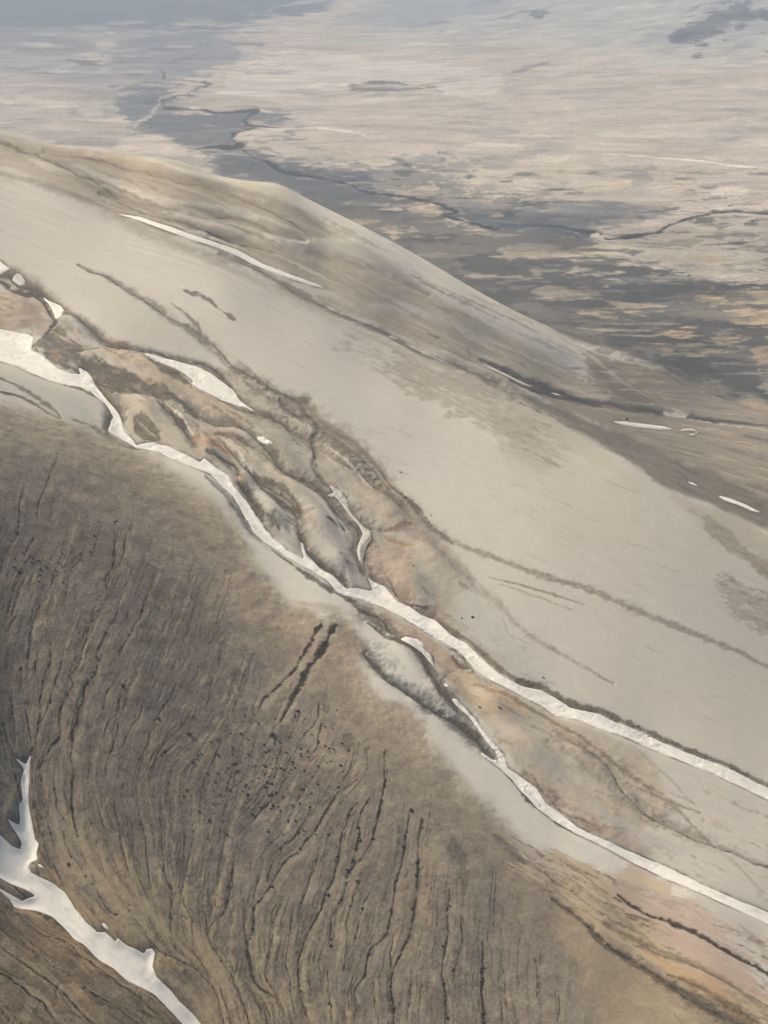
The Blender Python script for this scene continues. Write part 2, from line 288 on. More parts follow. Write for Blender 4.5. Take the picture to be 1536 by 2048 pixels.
# thin horizontal beds on the lowland
for k in range(800):
    u = rng.uniform(600, 1700); v = rng.uniform(330, 860); L = rng.uniform(25, 150) * (.5 + (v - 300) / 700)
    if v > np.interp(u, [q[0] for q in SKY], [q[1] for q in SKY]) - 6: continue
    tilt = rng.uniform(-.05, .06); dark = rng.random() < .6
    col = [(60,60,60),(74,70,66),(66,68,70)][k % 3] if dark else [(150,140,124),(128,123,114),(170,156,130),(120,118,112)][k % 4]
    line([(u, v), (u + L * .5, v + L * .5 * tilt + rng.normal(0, 2)), (u + L, v + L * tilt)], (1, rng.uniform(1.2, 5) if k % 5 else rng.uniform(6, 12), 1), col, rng.uniform(.35, .85), 0, 1, 1)
for k in range(150):
    u = rng.uniform(-100, 1600); v = 60 + 330 * rng.random() ** .7; a_ = rng.uniform(20, 110); b_ = rng.uniform(3, 12) * (.5 + v / 300)
    if v < 60 + (u - 520) * .09 or v > 330 and u < 1000: continue
    zone([(u - a_, v), (u - a_ * .4, v - b_), (u + a_ * .5, v - b_ * .7), (u + a_, v + b_ * .2), (u + a_ * .3, v + b_)], [(150,143,136),(198,188,172),(160,150,140),(136,132,128),(190,178,160)][k % 5], rng.uniform(4, 9), rng.uniform(.3, .8), .9)
for k in range(90):
    u = rng.uniform(650, 1650); v = rng.uniform(430, 850); a_ = rng.uniform(15, 80); b_ = rng.uniform(3, 10) * v / 500
    zone([(u - a_, v), (u - a_ * .4, v - b_), (u + a_ * .5, v - b_ * .7), (u + a_, v + b_ * .2), (u + a_ * .3, v + b_)], [(76,76,73),(118,112,104),(70,70,70),(134,126,112),(92,90,84),(156,142,116)][k % 6], rng.uniform(3, 7), rng.uniform(.4, .9), .9)
for k in range(110):
    u = rng.uniform(-100, 1600); v = rng.uniform(60, 390)
    if v < 60 + (u - 520) * .09: continue
    L = rng.uniform(30, 160)
    col = [(120,116,114),(200,190,176),(150,142,136)][k % 3]
    line([(u, v), (u + L * .5, v + rng.normal(0, 2)), (u + L, v + rng.normal(0, 3))], (1, rng.uniform(1.5, 9), rng.uniform(1.5, 7), 1), col, rng.uniform(.2, .5), 0, 1.5, 1)

zone([(225,95),(430,78),(470,120),(400,150),(350,170),(300,200),(250,170),(215,130)], (116,118,124), 18, .6, 1)
zone([(250,168),(335,165),(372,185),(330,205),(300,232),(262,250),(240,215)], (98,101,105), 11, .75, .9)
zone([(300,232),(420,228),(500,232),(540,245),(480,262),(470,290),(440,300),(380,300),(320,270)], (94,96,99), 10, .85, .85)
zone([(380,300),(520,300),(640,345),(740,350),(760,395),(680,420),(560,370),(430,335)], (80,83,85), 12, .85, .85)
for k in range(110):
    u = rng.uniform(200, 760); v = np.interp(u, [200,300,450,600,760], [120,190,260,330,390]) + rng.normal(0, 32); L = rng.uniform(20, 90)
    line([(u, v), (u + L * .5, v + rng.normal(0, 2)), (u + L, v + rng.normal(2, 3))], (1, rng.uniform(2, 7), 1), [(128,126,124),(84,86,90),(158,150,140),(104,104,106)][k % 4], rng.uniform(.3, .75), 0, 1.5, 1)
line([(1208,307),(1318,312),(1418,322),(1536,335),(1760,362)], (2,3.4,4), (214,206,190), .9, 0, .5)
line([(1150,293),(1300,300),(1450,318)], 2, (200,192,176), .6, 0)
line([(540,262),(620,260),(690,265),(720,270),(742,280)], (1,2.5), (204,196,180), .8, 0)
line([(380,180),(330,197),(318,208),(300,232),(262,256),(268,268),(295,272)], 5, (168,163,154), .8, 0)
RIV_AT = None
riv = (34,34,37)
line([(322,143),(330,150),(328,156)], (4.3, 4.3), riv, .9, .3, .3); line([(405,164),(420,168),(410,172)], (4.3, 4.3), riv, .8, .3, .3); line([(381,184),(380,190)], (5.8, 5.8), riv, .8, .3, .2)
line([(326,203),(328,216),(360,220)], (5.8, 2.9), riv, .85, .3, .3)
line([(405,222),(440,228),(490,226),(517,226),(498,236),(488,244),(495,252),(515,255),(560,257)], (2.9, 5.8, 5.8, 4.3, 1.4), riv, .9, .3, .5)
line([(385,303),(420,300),(460,298),(485,295),(472,288),(465,280),(470,270)], (1.4, 4.3, 8.7, 7.2, 5.8), riv, .9, .3, .5)
line([(508,318),(535,325),(560,342),(590,348),(600,352)], (2.9, 5.8, 7.2), riv, .9, .3, .5)
line([(768,389),(843,400),(880,408),(893,415),(918,422)], (2.9, 4.3, 5.8, 2.9), riv, .9, .3, .5)
line([(885,432),(943,445),(993,457),(1003,448),(1048,445),(1118,452),(1160,462),(1206,466)], (4.3, 5.8, 4.3, 4.3, 8.7), riv, .95, .3, .6)
line([(1000,452),(1048,450),(1110,458),(1150,470),(1195,478)], (10,16,14,4), (70,75,82), .9, .1, .6)
line([(1215,477),(1250,475),(1290,466),(1318,462),(1340,448),(1355,442),(1370,438),(1400,430)], (3,5,7,6,4,3), riv, .95, .3, .8)
line([(600,350),(640,358),(700,374),(735,388),(768,391),(800,394)], (3,5,4,5), riv, .85, .3, .8)
line([(918,422),(900,428),(885,432)], 4, riv, .85, .3, .5)
line([(330,156),(365,160),(405,164)], 2.5, riv, .6, .2, .6); line([(410,172),(390,180),(381,184)], 3, riv, .6, .2, .6); line([(380,190),(345,198),(326,203)], 3, riv, .6, .2, .6); line([(360,220),(385,221),(405,222)], 3, riv, .7, .2, .6); line([(470,270),(500,262),(515,255)], 3.5, riv, .7, .2, .6); line([(485,295),(495,308),(508,318)], 3, riv, .7, .2, .6)
for _ in range(46): a_ = rng.uniform(855, 960); b_ = rng.uniform(300, 420); line([(a_, b_), (a_ + rng.uniform(4, 16), b_ + rng.normal(0, 3))], rng.uniform(2, 6), [(92,90,88),(186,174,152)][_ % 2], .7, .1, 1.5, .9)
line([(1400,430),(1433,423),(1480,424),(1540,428),(1620,430)], (4,5,5,4), (40,41,46), .9, .3, .5)
line([(1500,444),(1536,440),(1560,438)], (4.3, 4.3), riv, .8, .3, .5); line([(1183,470),(1200,468)], 5, (205,198,186), .8, 0, .3)
for k in range(90):
    u = rng.uniform(-60, 560); v = rng.uniform(44, 150); L = rng.uniform(20, 120)
    line([(u, v), (u + L * .5, v + rng.normal(0, 1.5)), (u + L, v + rng.normal(0, 2))], (1, rng.uniform(2, 6), 1), [(176,172,166),(92,92,98),(150,148,146),(104,104,110)][k % 4], rng.uniform(.3, .8), 0, 1.5, 1)
plain_soil = soil.copy(); CN, FN = MN, MF; soil[:] = lin((189, 182, 169))
# ---- soils of the mountain
BR1, BR2, BR3 = (150,139,121), (132,122,106), (112,104,92)
zone([(-260,200),(0,265),(170,300),(350,325),(500,362),(620,420),(760,510),(900,610),(1050,690),(1200,770),(1350,830),(1350,880),(1200,840),(1000,750),(800,665),(640,575),(480,505),(240,430),(0,330),(-260,260)], (168,158,140), 10, 1)
zone([(560,366),(620,392),(750,457),(850,512),(1000,602),(1120,664),(1230,700),(1180,712),(1050,680),(900,600),(780,520),(650,445),(590,405)], (207,199,182), 16)
line([(170,306),(300,322),(375,342),(425,356),(480,362)], (4,7,8,6), (202,194,177), .9, 0, 1, .4, .2)  # ridge folds: relief shading painted in, pale crests with brown below
line([(90,300),(200,322),(325,352),(425,374),(500,402),(575,440),(625,480)], (8,16,22,20,16,10,3), (148,133,112), .95, .22, 1.5, .5, .1)
line([(60,320),(150,350),(250,380),(325,402),(425,412),(475,420),(540,440),(590,463),(622,480)], (6,10,12,10,8,9,8,3), (200,192,175), .9, -.06, 1.5, .5, .2)
line([(200,385),(300,408),(400,428),(480,438),(560,468),(610,480)], (8,16,20,16,8), (146,133,114), .9, .22, 1.5, .5, .1)
line([(330,425),(425,450),(500,464),(575,487),(650,484),(740,482)], (6,10,12,10,12,8), (200,191,170), .8, -.08, 1.5, .5, .2)
line([(420,470),(520,492),(640,512),(760,545),(860,590)], (10,18,20,14,6), (150,138,119), .9, .22, 1.5, .5, .1)
zone([(450,358),(520,360),(590,380),(620,410),(540,400),(470,378)], (190,181,161), 8, .8)
line([(-200,200),(0,282),(100,320),(200,375),(300,425),(400,458),(520,500),(600,535)], (30,30,22,22,12), (140,129,112), .8, 0, 2, .5, .1)
line([(0,345),(100,375),(200,412),(300,468),(400,505),(480,530)], (10,16,20,10), (136,127,111), .7, 0, 2, .5, .1)
line([(150,330),(300,395),(480,460),(600,500)], (8,14,10), (188,180,164), .6, 0, 2)
line([(150,305),(260,318),(350,340)], (8,12,8), (176,156,130), .6, 0, 2); line([(250,345),(420,395),(540,440),(640,478)], (20,30,20,8), (164,149,127), .7, 0, 3, .5, .1)
line([(430,372),(520,390),(600,430),(660,470)], (6,10,8,4), (150,140,122), .6, 0, 2); line([(400,410),(500,430),(580,462),(625,482)], (8,10,6), (192,185,168), .7, 0, 2)
line([(520,440),(590,465),(622,480)], (4,8,3), (140,130,112), .7, 0, 1)
line([(500,462),(600,485),(700,500),(800,560)], (8,14,14,6), (190,184,170), .6, 0, 2)
line([(560,500),(680,560),(800,620),(900,665),(1000,715)], (20,36,32,16), (150,139,121), .75, 0, 3, .5, .1)
line([(750,540),(860,610),(960,660),(1060,720),(1160,770)], (8,16,20,16,8), (158,147,128), .7, 0, 3, .5, .1)
line([(640,595),(760,640),(860,690),(960,735),(1040,770)], (14,26,24,12), (148,136,119), .75, 0, 2, .5, .1)
line([(740,610),(820,620),(900,650),(980,690)], (10,16,14), (180,175,164), .7, 0, 2)
for k in range(190):                                            # wash lines down the flank
    t = rng.random(); u = 60 + t * 1150; v0 = np.interp(u, [0,350,560,750,1000,1300],[300,345,385,475,620,735]); v1 = np.interp(u, [0,240,650,960,1250],[330,435,600,750,850])
    v = v0 + (v1 - v0) * rng.random(); L = rng.uniform(40, 190); sl = np.interp(u, [0,300,700,1300],[.40,.36,.50,.42]) + rng.normal(0, .03)
    col = [(128,117,100),(196,189,172),(142,130,112),(160,150,132)][k % 4]
    line([(u, v), (u + L * .5, v + L * .5 * sl), (u + L, v + L * sl * 1.02)], (1, rng.uniform(1.5, 6), 1), col, rng.uniform(.2, .6), 0, 1.5, .7)
# toe of the far flank
zone([(1180,725),(1300,722),(1420,770),(1536,790),(1800,860),(1800,1150),(1536,1030),(1424,957),(1248,875),(1140,825),(1020,760),(1100,770),(1250,830)], (138,129,114), 10)
zone([(1150,700),(1290,712),(1380,760),(1350,830),(1240,820),(1190,780)], (134,124,108), 24, .8, .8)
for p in [[(1000,610),(1150,690),(1250,765),(1300,800)],[(1150,690),(1250,722),(1400,745),(1536,770)],[(1120,770),(1250,815),(1400,842),(1536,860)]]: line(p, (3,7,2), (182,173,156), .7, 0, 2)
line([(1180,735),(1260,790),(1330,830)], (10,24,10), (112,103,92), .7, 0, 2, .6, .1)
line([(1020,760),(1100,790),(1200,808),(1290,822),(1380,835),(1536,850)], (5,10,12,8,8), (78,74,70), .8, .1, 2)
line([(1330,826),(1370,832)], (7,9), (196,190,176), .8, 0, 1); line([(1350,818),(1375,828)], (4,6), (190,184,170), .7, 0, 1)
for k in range(340):
    u = rng.uniform(1120, 1700); v = rng.uniform(720, 1040)
    if v < np.interp(u, [1120,1300,1536],[690,725,790]): continue
    if v > 870 + (u - 1250) * .52: continue
    L = rng.uniform(40, 170); sl = np.interp(v, [770,1000],[.08,.38])
    line([(u, v), (u + L * .5, v + L * .5 * sl), (u + L, v + L * sl)], (1, rng.uniform(1.5, 5), 1), [(92,86,78),(172,163,144),(116,108,96),(168,150,122)][k % 4], rng.uniform(.25, .65), 0, 1.5, .7)
# far gully floor and its dark bank
zone([(930,742),(1014,768),(1100,806),(1155,832),(1248,868),(1327,908),(1424,945),(1536,1000),(1800,1100),(1800,1200),(1536,1062),(1444,1020),(1366,988),(1327,972),(1268,930),(1209,893),(1131,852),(1053,805),(980,770)], (108,100,88), 7, .95, .3)
line([(440,505),(500,531),(559,566),(637,609),(695,637),(773,668),(852,711),(930,738),(1027,781)], (5,10,12,8,7,8,12,16), (112,102,90), .9, .15, 1)
line([(420,520),(520,565),(640,620),(720,670),(800,700),(900,740),(1000,790),(1080,830)], (8,16,12,14,18,14), (158,149,132), .7, 0, 2, .6, .1)
line([(960,718),(1010,738),(1060,762),(1130,792),(1200,812)], (6,10,12,10,4), (82,78,74), .9, .15, 1.5)
line([(855,668),(880,678)], (3,4), (110,96,84), .8, 0); line([(937,697),(939,712)], 3, (120,110,100), .7, 0)
zone([(640,640),(754,705),(832,738),(891,752),(1008,795),(1090,850),(1059,890),(1020,882),(930,842),(852,795),(800,755),(720,705)], (150,141,124), 16, .7, .7)
zone([(960,830),(1060,850),(1140,900),(1090,950),(1040,940),(1000,880)], (172,162,142), 14, .7, .6)
zone([(1000,760),(1100,830),(1200,900),(1250,940),(1300,990),(1240,960),(1130,900),(1000,830)], (182,173,153), 10, .8, .5)
zone([(1330,985),(1440,1020),(1536,1062),(1800,1200),(1800,1320),(1536,1160),(1470,1110),(1400,1050)], (172,163,145), 8, .9, .4)
zone([(1370,1010),(1420,1030),(1480,1085),(1540,1130),(1600,1200),(1530,1150),(1450,1100),(1400,1040)], (140,130,112), 6, .8, .6)
zone([(1430,1145),(1480,1165),(1536,1180),(1800,1260),(1800,1340),(1536,1262),(1480,1238),(1450,1200)], (152,143,128), 12, .7, .8)
zone([(1100,1500),(1536,1290),(1800,1400),(1800,1600),(1536,1500),(1300,1420)], (182,174,155), 60, .4, 0)
zone([(1100,900),(1300,980),(1500,1120),(1450,1180),(1200,1080),(1000,960)], (187,180,161), 50, .5, 0)
zone([(560,720),(760,800),(1000,950),(1020,1080),(900,1050),(760,920),(600,800)], (187,182,171), 40, .7, 0)
for k in range(120):
    u = rng.uniform(560, 1560); t = rng.random(); v = np.interp(u, [560,1000,1536],[640,810,1120]) + t * np.interp(u, [560,1000,1536],[120,330,450]); L = rng.uniform(15, 80)
    sl = np.interp(t, [0,1],[.45,.36]); line([(u, v), (u + L * .5, v + L * .5 * sl), (u + L, v + L * sl)], (1, rng.uniform(1, 3), 1), [(150,140,122),(160,150,134),(200,193,176)][k % 3], rng.uniform(.15, .45), 0, 1.2, .8)
VG = [[(0,600),(80,650),(200,720),(330,770),(450,830),(560,920),(640,1000),(700,1090),(740,1170),(800,1230),(900,1310)],[(100,570),(240,680),(400,740),(520,830),(640,900),(740,1000),(820,1080),(950,1180)],[(180,700),(300,800),(400,880),(500,960),(600,1060),(690,1140)],[(750,1220),(850,1300),(950,1380),(1100,1450),(1250,1540),(1536,1660)]]
vp = []; vd = []
for q in VG:
    s_ = smooth_line(q, 20); d_ = np.diff(s_, axis=0); d_ /= np.hypot(d_[:, 0], d_[:, 1])[:, None]; vp.append(s_[:-1]); vd.append(d_)
vp = np.vstack(vp); vd = np.vstack(vd)
def wash(n_, lo, hi, pal, wmax, lmax, omax, pp, dd, jt=1.5):
    for k in range(n_):
        u = rng.uniform(lo[0][0], lo[-1][0]); a = np.interp(u, *zip(*lo)); b = np.interp(u, *zip(*hi)); p = np.array([u, rng.uniform(a, b)]); q = [p.copy()]
        for _ in range(int(rng.uniform(2, lmax / 12))):
            w_ = 1 / (((pp - p) ** 2).sum(1) + 300) ** 1.5; d = (dd * w_[:, None]).sum(0); p = p + d / np.hypot(*d) * 12 + rng.normal(0, 1.6, 2); q.append(p.copy())
        c_ = pal[k % len(pal)]; line(q, (1, rng.uniform(1.5, wmax), 1), c_, rng.uniform(.25, omax), .12 if sum(c_) < 370 else -.05, jt, 1)
hd = np.array([[1, .46]]) / math.hypot(1, .46); hp = np.array([[900., 800.]])
vp0 = hp; PW = [(150,141,124),(142,133,116),(198,190,172),(158,149,132)]
wash(150, [(640,620),(832,720),(1000,790),(1100,850)], [(640,680),(832,800),(1000,890),(1100,930)], PW, 7, 90, .6, hp, hd)
wash(110, [(940,745),(1100,808),(1327,915),(1560,1010)], [(1000,790),(1131,850),(1327,965),(1560,1060)], [(92,84,74),(128,118,104),(84,78,68),(140,130,114)], 6, 110, .6, hp, hd)
wash(70, [(1420,1130),(1560,1180)], [(1420,1210),(1560,1280)], PW, 7, 80, .6, hp, hd)
wash(140, [(1000,830),(1250,960),(1536,1160)], [(1000,1100),(1250,1250),(1536,1500)], [(178,168,146),(200,192,170),(172,163,146)], 5, 70, .35, hp, hd)
# the eroded valley above the main snow ribbon
zone([(-260,480),(0,520),(60,545),(140,620),(230,690),(350,712),(420,730),(500,745),(600,805),(700,880),(790,970),(900,1090),(980,1190),(1000,1260),(1080,1370),(940,1300),(870,1235),(740,1160),(620,1110),(540,1060),(460,940),(330,880),(250,850),(180,750),(60,660),(-260,600)], (166,156,139), 10, .9, .4)
zone([(0,585),(40,590),(75,615),(85,650),(40,660),(0,652),(-200,640),(-200,560)], (166,148,130), 6, .9)
zone([(300,600),(420,690),(360,700),(230,670),(180,600),(120,560),(200,560)], (182,176,162), 12, .8, 0)
zone([(120,640),(150,640),(190,672),(215,690),(190,695),(150,680)], (172,171,163), 4, .9)
zone([(64,694),(95,668),(120,650),(150,680),(172,700),(165,722),(158,742),(130,736),(100,718)], (106,103,92), 4, .95, .6)
zone([(164,711),(195,713),(250,734),(289,758),(328,773),(371,805),(402,836),(391,842),(352,812),(297,792),(242,787),(190,765),(170,738)], (98,93,82), 4, .95, .6, 1)
line([(172,706),(219,704),(273,723),(332,754),(391,785),(461,824),(500,850)], (14,22,26,24,12), (188,168,142), .9, -.1, 1, .3)
zone([(275,715),(300,722),(345,737),(385,768),(372,771),(320,752)], (126,115,100), 3, .9, .5)
zone([(240,790),(280,790),(320,810),(345,850),(375,885),(395,915),(340,890),(260,870),(245,830)], (182,172,152), 5, .9)
zone([(330,800),(360,812),(400,850),(440,860),(500,870),(560,920),(600,960),(640,1000),(620,1010),(560,960),(500,910),(440,890),(390,870),(350,840)], (190,178,158), 5, .9)
zone([(266,832),(290,830),(300,845),(320,860),(324,882),(290,878),(270,860)], (112,102,84), 4, .9, .8, .6)
line([(320,805),(352,832),(371,855),(387,887)], (8,16,18,8), (100,95,84), .95, .2, 1)
for u, v, r in [(385,878,16),(425,872,18),(450,895,14),(410,890,14),(395,900,10),(470,915,12),(300,800,12),(540,1070,14)]:
    zone([(u - r, v - r * .6), (u + r * .4, v - r * .7), (u + r * 1.3, v + r * .3), (u + r * .6, v + r * .8), (u - r * .6, v + r * .4)], (178,150,118), 6, .7, .8)
line([(420,880),(441,895),(455,905)], (5,8,4), (128,96,66), .7, 0)
line([(415,905),(431,912),(466,934),(478,960),(502,995),(521,1026),(545,1052)], (6,12,12,18,22,18,16), (88,82,72), .95, .2, 1)
line([(494,935),(529,975),(564,1010),(591,1034),(599,1061),(619,1100),(650,1131),(681,1147),(697,1168)], (8,12,12,14,10,12,14,12,8), (86,80,72), .95, .25, 1)
line([(505,950),(540,965),(564,979),(588,1002),(599,1030)], (5,8,6,6), (110,101,84), .9, .1, 2)
zone([(480,945),(500,960),(540,1000),(580,1030),(592,1070),(590,1090),(560,1080),(540,1040),(510,995)], (184,180,168), 5, .85)
zone([(600,985),(650,1000),(675,1030),(690,1060),(700,1110),(720,1150),(735,1172),(700,1160),(650,1120),(620,1080),(605,1040)], (180,172,160), 5, .85)
line([(480,880),(520,895),(548,918),(564,940),(603,963),(650,983),(673,1014),(697,1034),(716,1053),(720,1076),(709,1100),(720,1123),(730,1150)], (8,18,26,22,14,14,16,20,20,16,12,8), (124,117,104), .9, .12, 1)
zone([(540,850),(600,870),(640,900),(700,960),(690,975),(650,960),(590,940),(560,900)], (160,154,140), 8, .8, .5)
line([(655,1045),(672,1050),(690,1062)], (4,10,4), (92,86,76), .9, .15, 1)
line([(545,1040),(552,1056),(556,1062)], (10,16,8), (86,84,74), .9, .1, 1)
line([(560,800),(590,832),(617,832),(637,859),(625,883),(630,905),(627,930),(640,955),(655,970)], (6,14,16,14,10,8,8,8,6), (94,86,78), .9, .2, 1.4)
line([(615,835),(617,850),(622,862)], 4, (190,184,168), .9, 0, 1)
for (u, v, a, b, r_) in [(300,740,70,20,.5),(290,815,34,16,.6),(455,845,80,16,.5),(365,835,40,14,.7),(490,960,20,14,.8),(545,1030,40,22,.7),(640,1050,50,26,.7),(590,985,60,18,.6),(680,1120,36,20,.7),(690,930,60,22,.5),(780,1020,60,24,.5),(560,905,60,14,.5),(420,900,30,14,.7),(150,650,30,16,.5),(40,620,46,22,.3),(860,1110,60,20,.5),(820,1160,50,24,.5),(900,1380,50,20,.6),(990,1410,50,22,.5),(1060,1500,70,26,.5),(820,1300,40,18,.6)]:
    ca, sa = math.cos(r_ + .15), math.sin(r_ + .15); x0, x1 = int(u - 160 + MX), int(u + 160 + MX); y0, y1 = int(v - 160 + MY), int(v + 160 + MY)
    ex = xx[y0:y1, x0:x1] - MX - u; ey = yy[y0:y1, x0:x1] - MY - v; q_ = ((ex * ca + ey * sa) / a) ** 2 + ((ey * ca - ex * sa) / b) ** 2
    cut[y0:y1, x0:x1] += np.exp(-q_ * 1.1) * b * .62
VALHI = [(-100,590),(0,650),(150,735),(230,800),(270,870),(400,915),(470,960),(540,1060),(640,1130),(740,1165),(900,1250),(1060,1370)]
VALLO = [(-100,520),(0,550),(120,610),(250,690),(420,710),(560,790),(680,870),(790,970),(900,1100),(980,1200),(1060,1330)]
PALV = [(104,96,84),(186,176,158),(128,117,102),(178,160,136),(150,141,126),(190,186,174),(116,106,92),(176,148,118)]
wash(330, VALLO, VALHI, PALV, 9, 80, .7, vp, vd)
DRN = [(156,529),(223,559),(266,584),(305,609),(340,637),(375,656),(406,680),(437,703),(461,730),(496,750),(520,760),(545,775),(580,795),(613,803),(640,840),(676,863),(712,889),(740,916),(767,948),(791,975),(830,1014),(861,1053),(908,1084),(947,1100),(1000,1120),(1084,1152),(1170,1177),(1248,1209),(1319,1240),(1405,1275),(1483,1306),(1536,1332),(1750,1420)]
line(DRN[:14], (3,5,9,12,10,12,14,10,14,12,12), (106,97,86), .85, .2, 1)
line(DRN[13:23], (14,18,14,14,12,12,10,10), (118,106,94), .85, .2, 1, .6, .2)
line(DRN[22:], (7,9,10,10,10,8,6,5,4), (146,136,124), .85, .15, 1)
line([(600,800),(640,850),(700,910),(760,985),(820,1060)], (20,34,30,16), (138,126,110), .6, 0, 3, .6, .1)
line([(344,604),(375,633),(395,652),(402,672)], (3,5,8,7), (120,110,98), .85, .2, 1)
line([(371,582),(400,592),(422,602),(441,618),(465,639)], (6,7,4,3,4), (104,95,86), .9, .2, 1); line([(458,634),(467,640)], 6, (120,102,84), .8, 0, 1)
line([(0,551),(30,548),(59,566),(78,582),(129,621),(156,641),(184,660),(219,688),(273,703),(300,704),(352,715),(410,730),(449,758),(473,789),(508,816),(547,832)], (12,12,12,12,10,12,14,12,10,8,8,9,12,10,6,4), (98,90,80), .9, .2, 1)
line([(0,562),(23,582),(50,590),(78,594),(102,629),(109,648),(90,672),(66,688)], (5,8,10,5,5,5,4,4), (74,67,60), .9, .25, 1)
line([(18,550),(40,575),(62,578),(84,590)], (8,12,10,6), (92,85,76), .85, .1, 1)
line([(441,799),(490,818),(540,835),(590,870),(627,900)], (8,14,14,16,8), (130,121,107), .8, .1, 2)
line([(160,700),(185,698),(200,694)], 4, (96,88,76), .8, .1, 1)
line([(430,865),(470,875),(500,890)], (4,8,4), (112,100,84), .8, .1, 1)
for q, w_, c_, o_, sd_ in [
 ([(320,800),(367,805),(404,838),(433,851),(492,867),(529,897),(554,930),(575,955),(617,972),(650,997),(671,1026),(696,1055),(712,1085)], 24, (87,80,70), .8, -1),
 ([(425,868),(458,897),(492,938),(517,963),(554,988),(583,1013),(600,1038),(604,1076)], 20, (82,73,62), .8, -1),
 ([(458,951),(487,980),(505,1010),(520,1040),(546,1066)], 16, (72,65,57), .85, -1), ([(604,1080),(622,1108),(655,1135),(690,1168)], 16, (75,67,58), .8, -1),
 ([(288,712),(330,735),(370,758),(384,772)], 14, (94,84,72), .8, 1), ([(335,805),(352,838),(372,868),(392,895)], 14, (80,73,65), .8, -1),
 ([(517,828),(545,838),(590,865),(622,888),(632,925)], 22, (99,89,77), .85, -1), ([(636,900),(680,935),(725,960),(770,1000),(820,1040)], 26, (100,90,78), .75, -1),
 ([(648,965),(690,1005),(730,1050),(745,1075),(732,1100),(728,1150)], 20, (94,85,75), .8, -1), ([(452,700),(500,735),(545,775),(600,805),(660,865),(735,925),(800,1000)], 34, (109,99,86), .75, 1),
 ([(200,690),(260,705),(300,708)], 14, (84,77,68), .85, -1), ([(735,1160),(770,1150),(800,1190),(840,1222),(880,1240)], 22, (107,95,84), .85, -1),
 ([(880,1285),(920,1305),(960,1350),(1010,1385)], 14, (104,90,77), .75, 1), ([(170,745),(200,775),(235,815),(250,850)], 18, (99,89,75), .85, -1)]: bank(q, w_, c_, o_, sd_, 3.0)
for q, w_ in [([(328,803),(362,835),(386,870)], 5), ([(440,870),(480,905),(505,945)], 5), ([(512,985),(545,1010),(575,1045)], 6), ([(625,990),(660,1030),(690,1075)], 6), ([(270,790),(300,815)], 6), ([(660,905),(700,940),(745,985)], 5)]:
    line(q, (2, w_, 2), (200,190,172), .8, -.1, 1, .4)
# right of the valley: red-brown apron and drainage lines
zone([(760,1090),(800,1080),(830,1120),(820,1180),(860,1230),(800,1190),(750,1150),(740,1120)], (166,148,130), 7, .85, .5)
line([(735,1055),(775,1062),(850,1075),(900,1115),(940,1155),(959,1181),(995,1201),(1022,1236),(1061,1271),(1112,1302),(1170,1334),(1229,1367)], (5,8,18,22,14,9,10,8,8,6,4,3), (146,136,122), .8, .12, 1)
line([(769,1072),(790,1085),(830,1098)], (3,5,3), (150,124,96), .8, 0, 1); line([(762,1062),(800,1058),(826,1052)], (8,10,3), (120,106,92), .8, .1, 1)
line([(760,985),(775,960),(745,975)], (3,6,3), (170,142,112), .6, 0, 1)
line([(805,985),(822,1005),(838,1028)], (3,7,3), (96,88,80), .8, .2, 1)
line([(979,1154),(1053,1173),(1170,1210)], (2,4,2), (128,118,102), .8, .1, 1); line([(1000,1168),(1080,1195),(1150,1222)], (2,4,2), (156,142,120), .7, .1, 1)
line([(940,1150),(990,1200),(1010,1245),(1018,1262)], (3,5,3), (156,150,140), .7, .1, 1)
zone([(940,1160),(1000,1220),(1060,1300),(1120,1360),(1200,1420),(1120,1385),(1040,1360),(960,1290),(900,1230)], (182,178,168), 14, .8, 0)
# above the main ribbon's right reach
line([(870,1228),(905,1260),(935,1280),(965,1308),(1010,1345),(1047,1366),(1084,1374)], (6,9,7,9,7,8,7), (118,106,94), .9, .1, 1)
line([(1040,1360),(1084,1374),(1110,1388),(1140,1404),(1200,1420),(1250,1442),(1330,1477),(1405,1508),(1483,1542),(1560,1578),(1800,1688)], (7,8,6,5,5,5,4,4,4), (104,93,80), .9, .1, .8)
line([(740,1150),(780,1168),(810,1195),(870,1228)], (8,10,12), (124,110,98), .8, .1, 1)
# between the two ribbons
zone([(740,1205),(800,1232),(880,1285),(930,1330),(1000,1375),(1060,1405),(1110,1432),(1200,1462),(1300,1510),(1350,1620),(1250,1680),(1130,1620),(1050,1560),(1010,1500),(960,1430),(900,1380),(850,1320),(800,1270),(730,1225)], (178,166,146), 7, .95)
zone([(760,1225),(830,1250),(900,1300),(930,1340),(960,1360),(900,1345),(870,1330),(845,1290),(800,1270)], (172,152,130), 6, .85, .5)
zone([(890,1340),(940,1345),(960,1370),(1000,1380),(1040,1400),(1060,1440),(1000,1440),(930,1400),(895,1370)], (186,162,130), 7, .85, .5)
line([(905,1315),(918,1330),(935,1336)], (5,10,5), (112,98,84), .85, .1, 1)
line([(900,1345),(880,1380),(905,1400)], (12,18,10), (124,112,98), .85, .1, 1)
zone([(975,1440),(1030,1420),(1060,1450),(1100,1500),(1130,1560),(1100,1560),(1040,1500)], (184,172,152), 8, .8, .5)
zone([(1050,1470),(1090,1500),(1130,1540),(1160,1590),(1120,1570),(1070,1520)], (176,170,158), 8, .6, .6)
line([(967,1376),(1014,1392),(1065,1419),(1131,1455),(1170,1478),(1209,1509),(1268,1556),(1327,1595),(1400,1625)], (3,7,6,6,7,8,6,3), (128,112,94), .8, .15, 1)
line([(950,1372),(1000,1384),(1040,1395)], (3,6,3), (150,124,98), .8, .1, 1); line([(1095,1440),(1140,1475),(1190,1500)], (8,12,8), (172,146,120), .6, 0, 2)
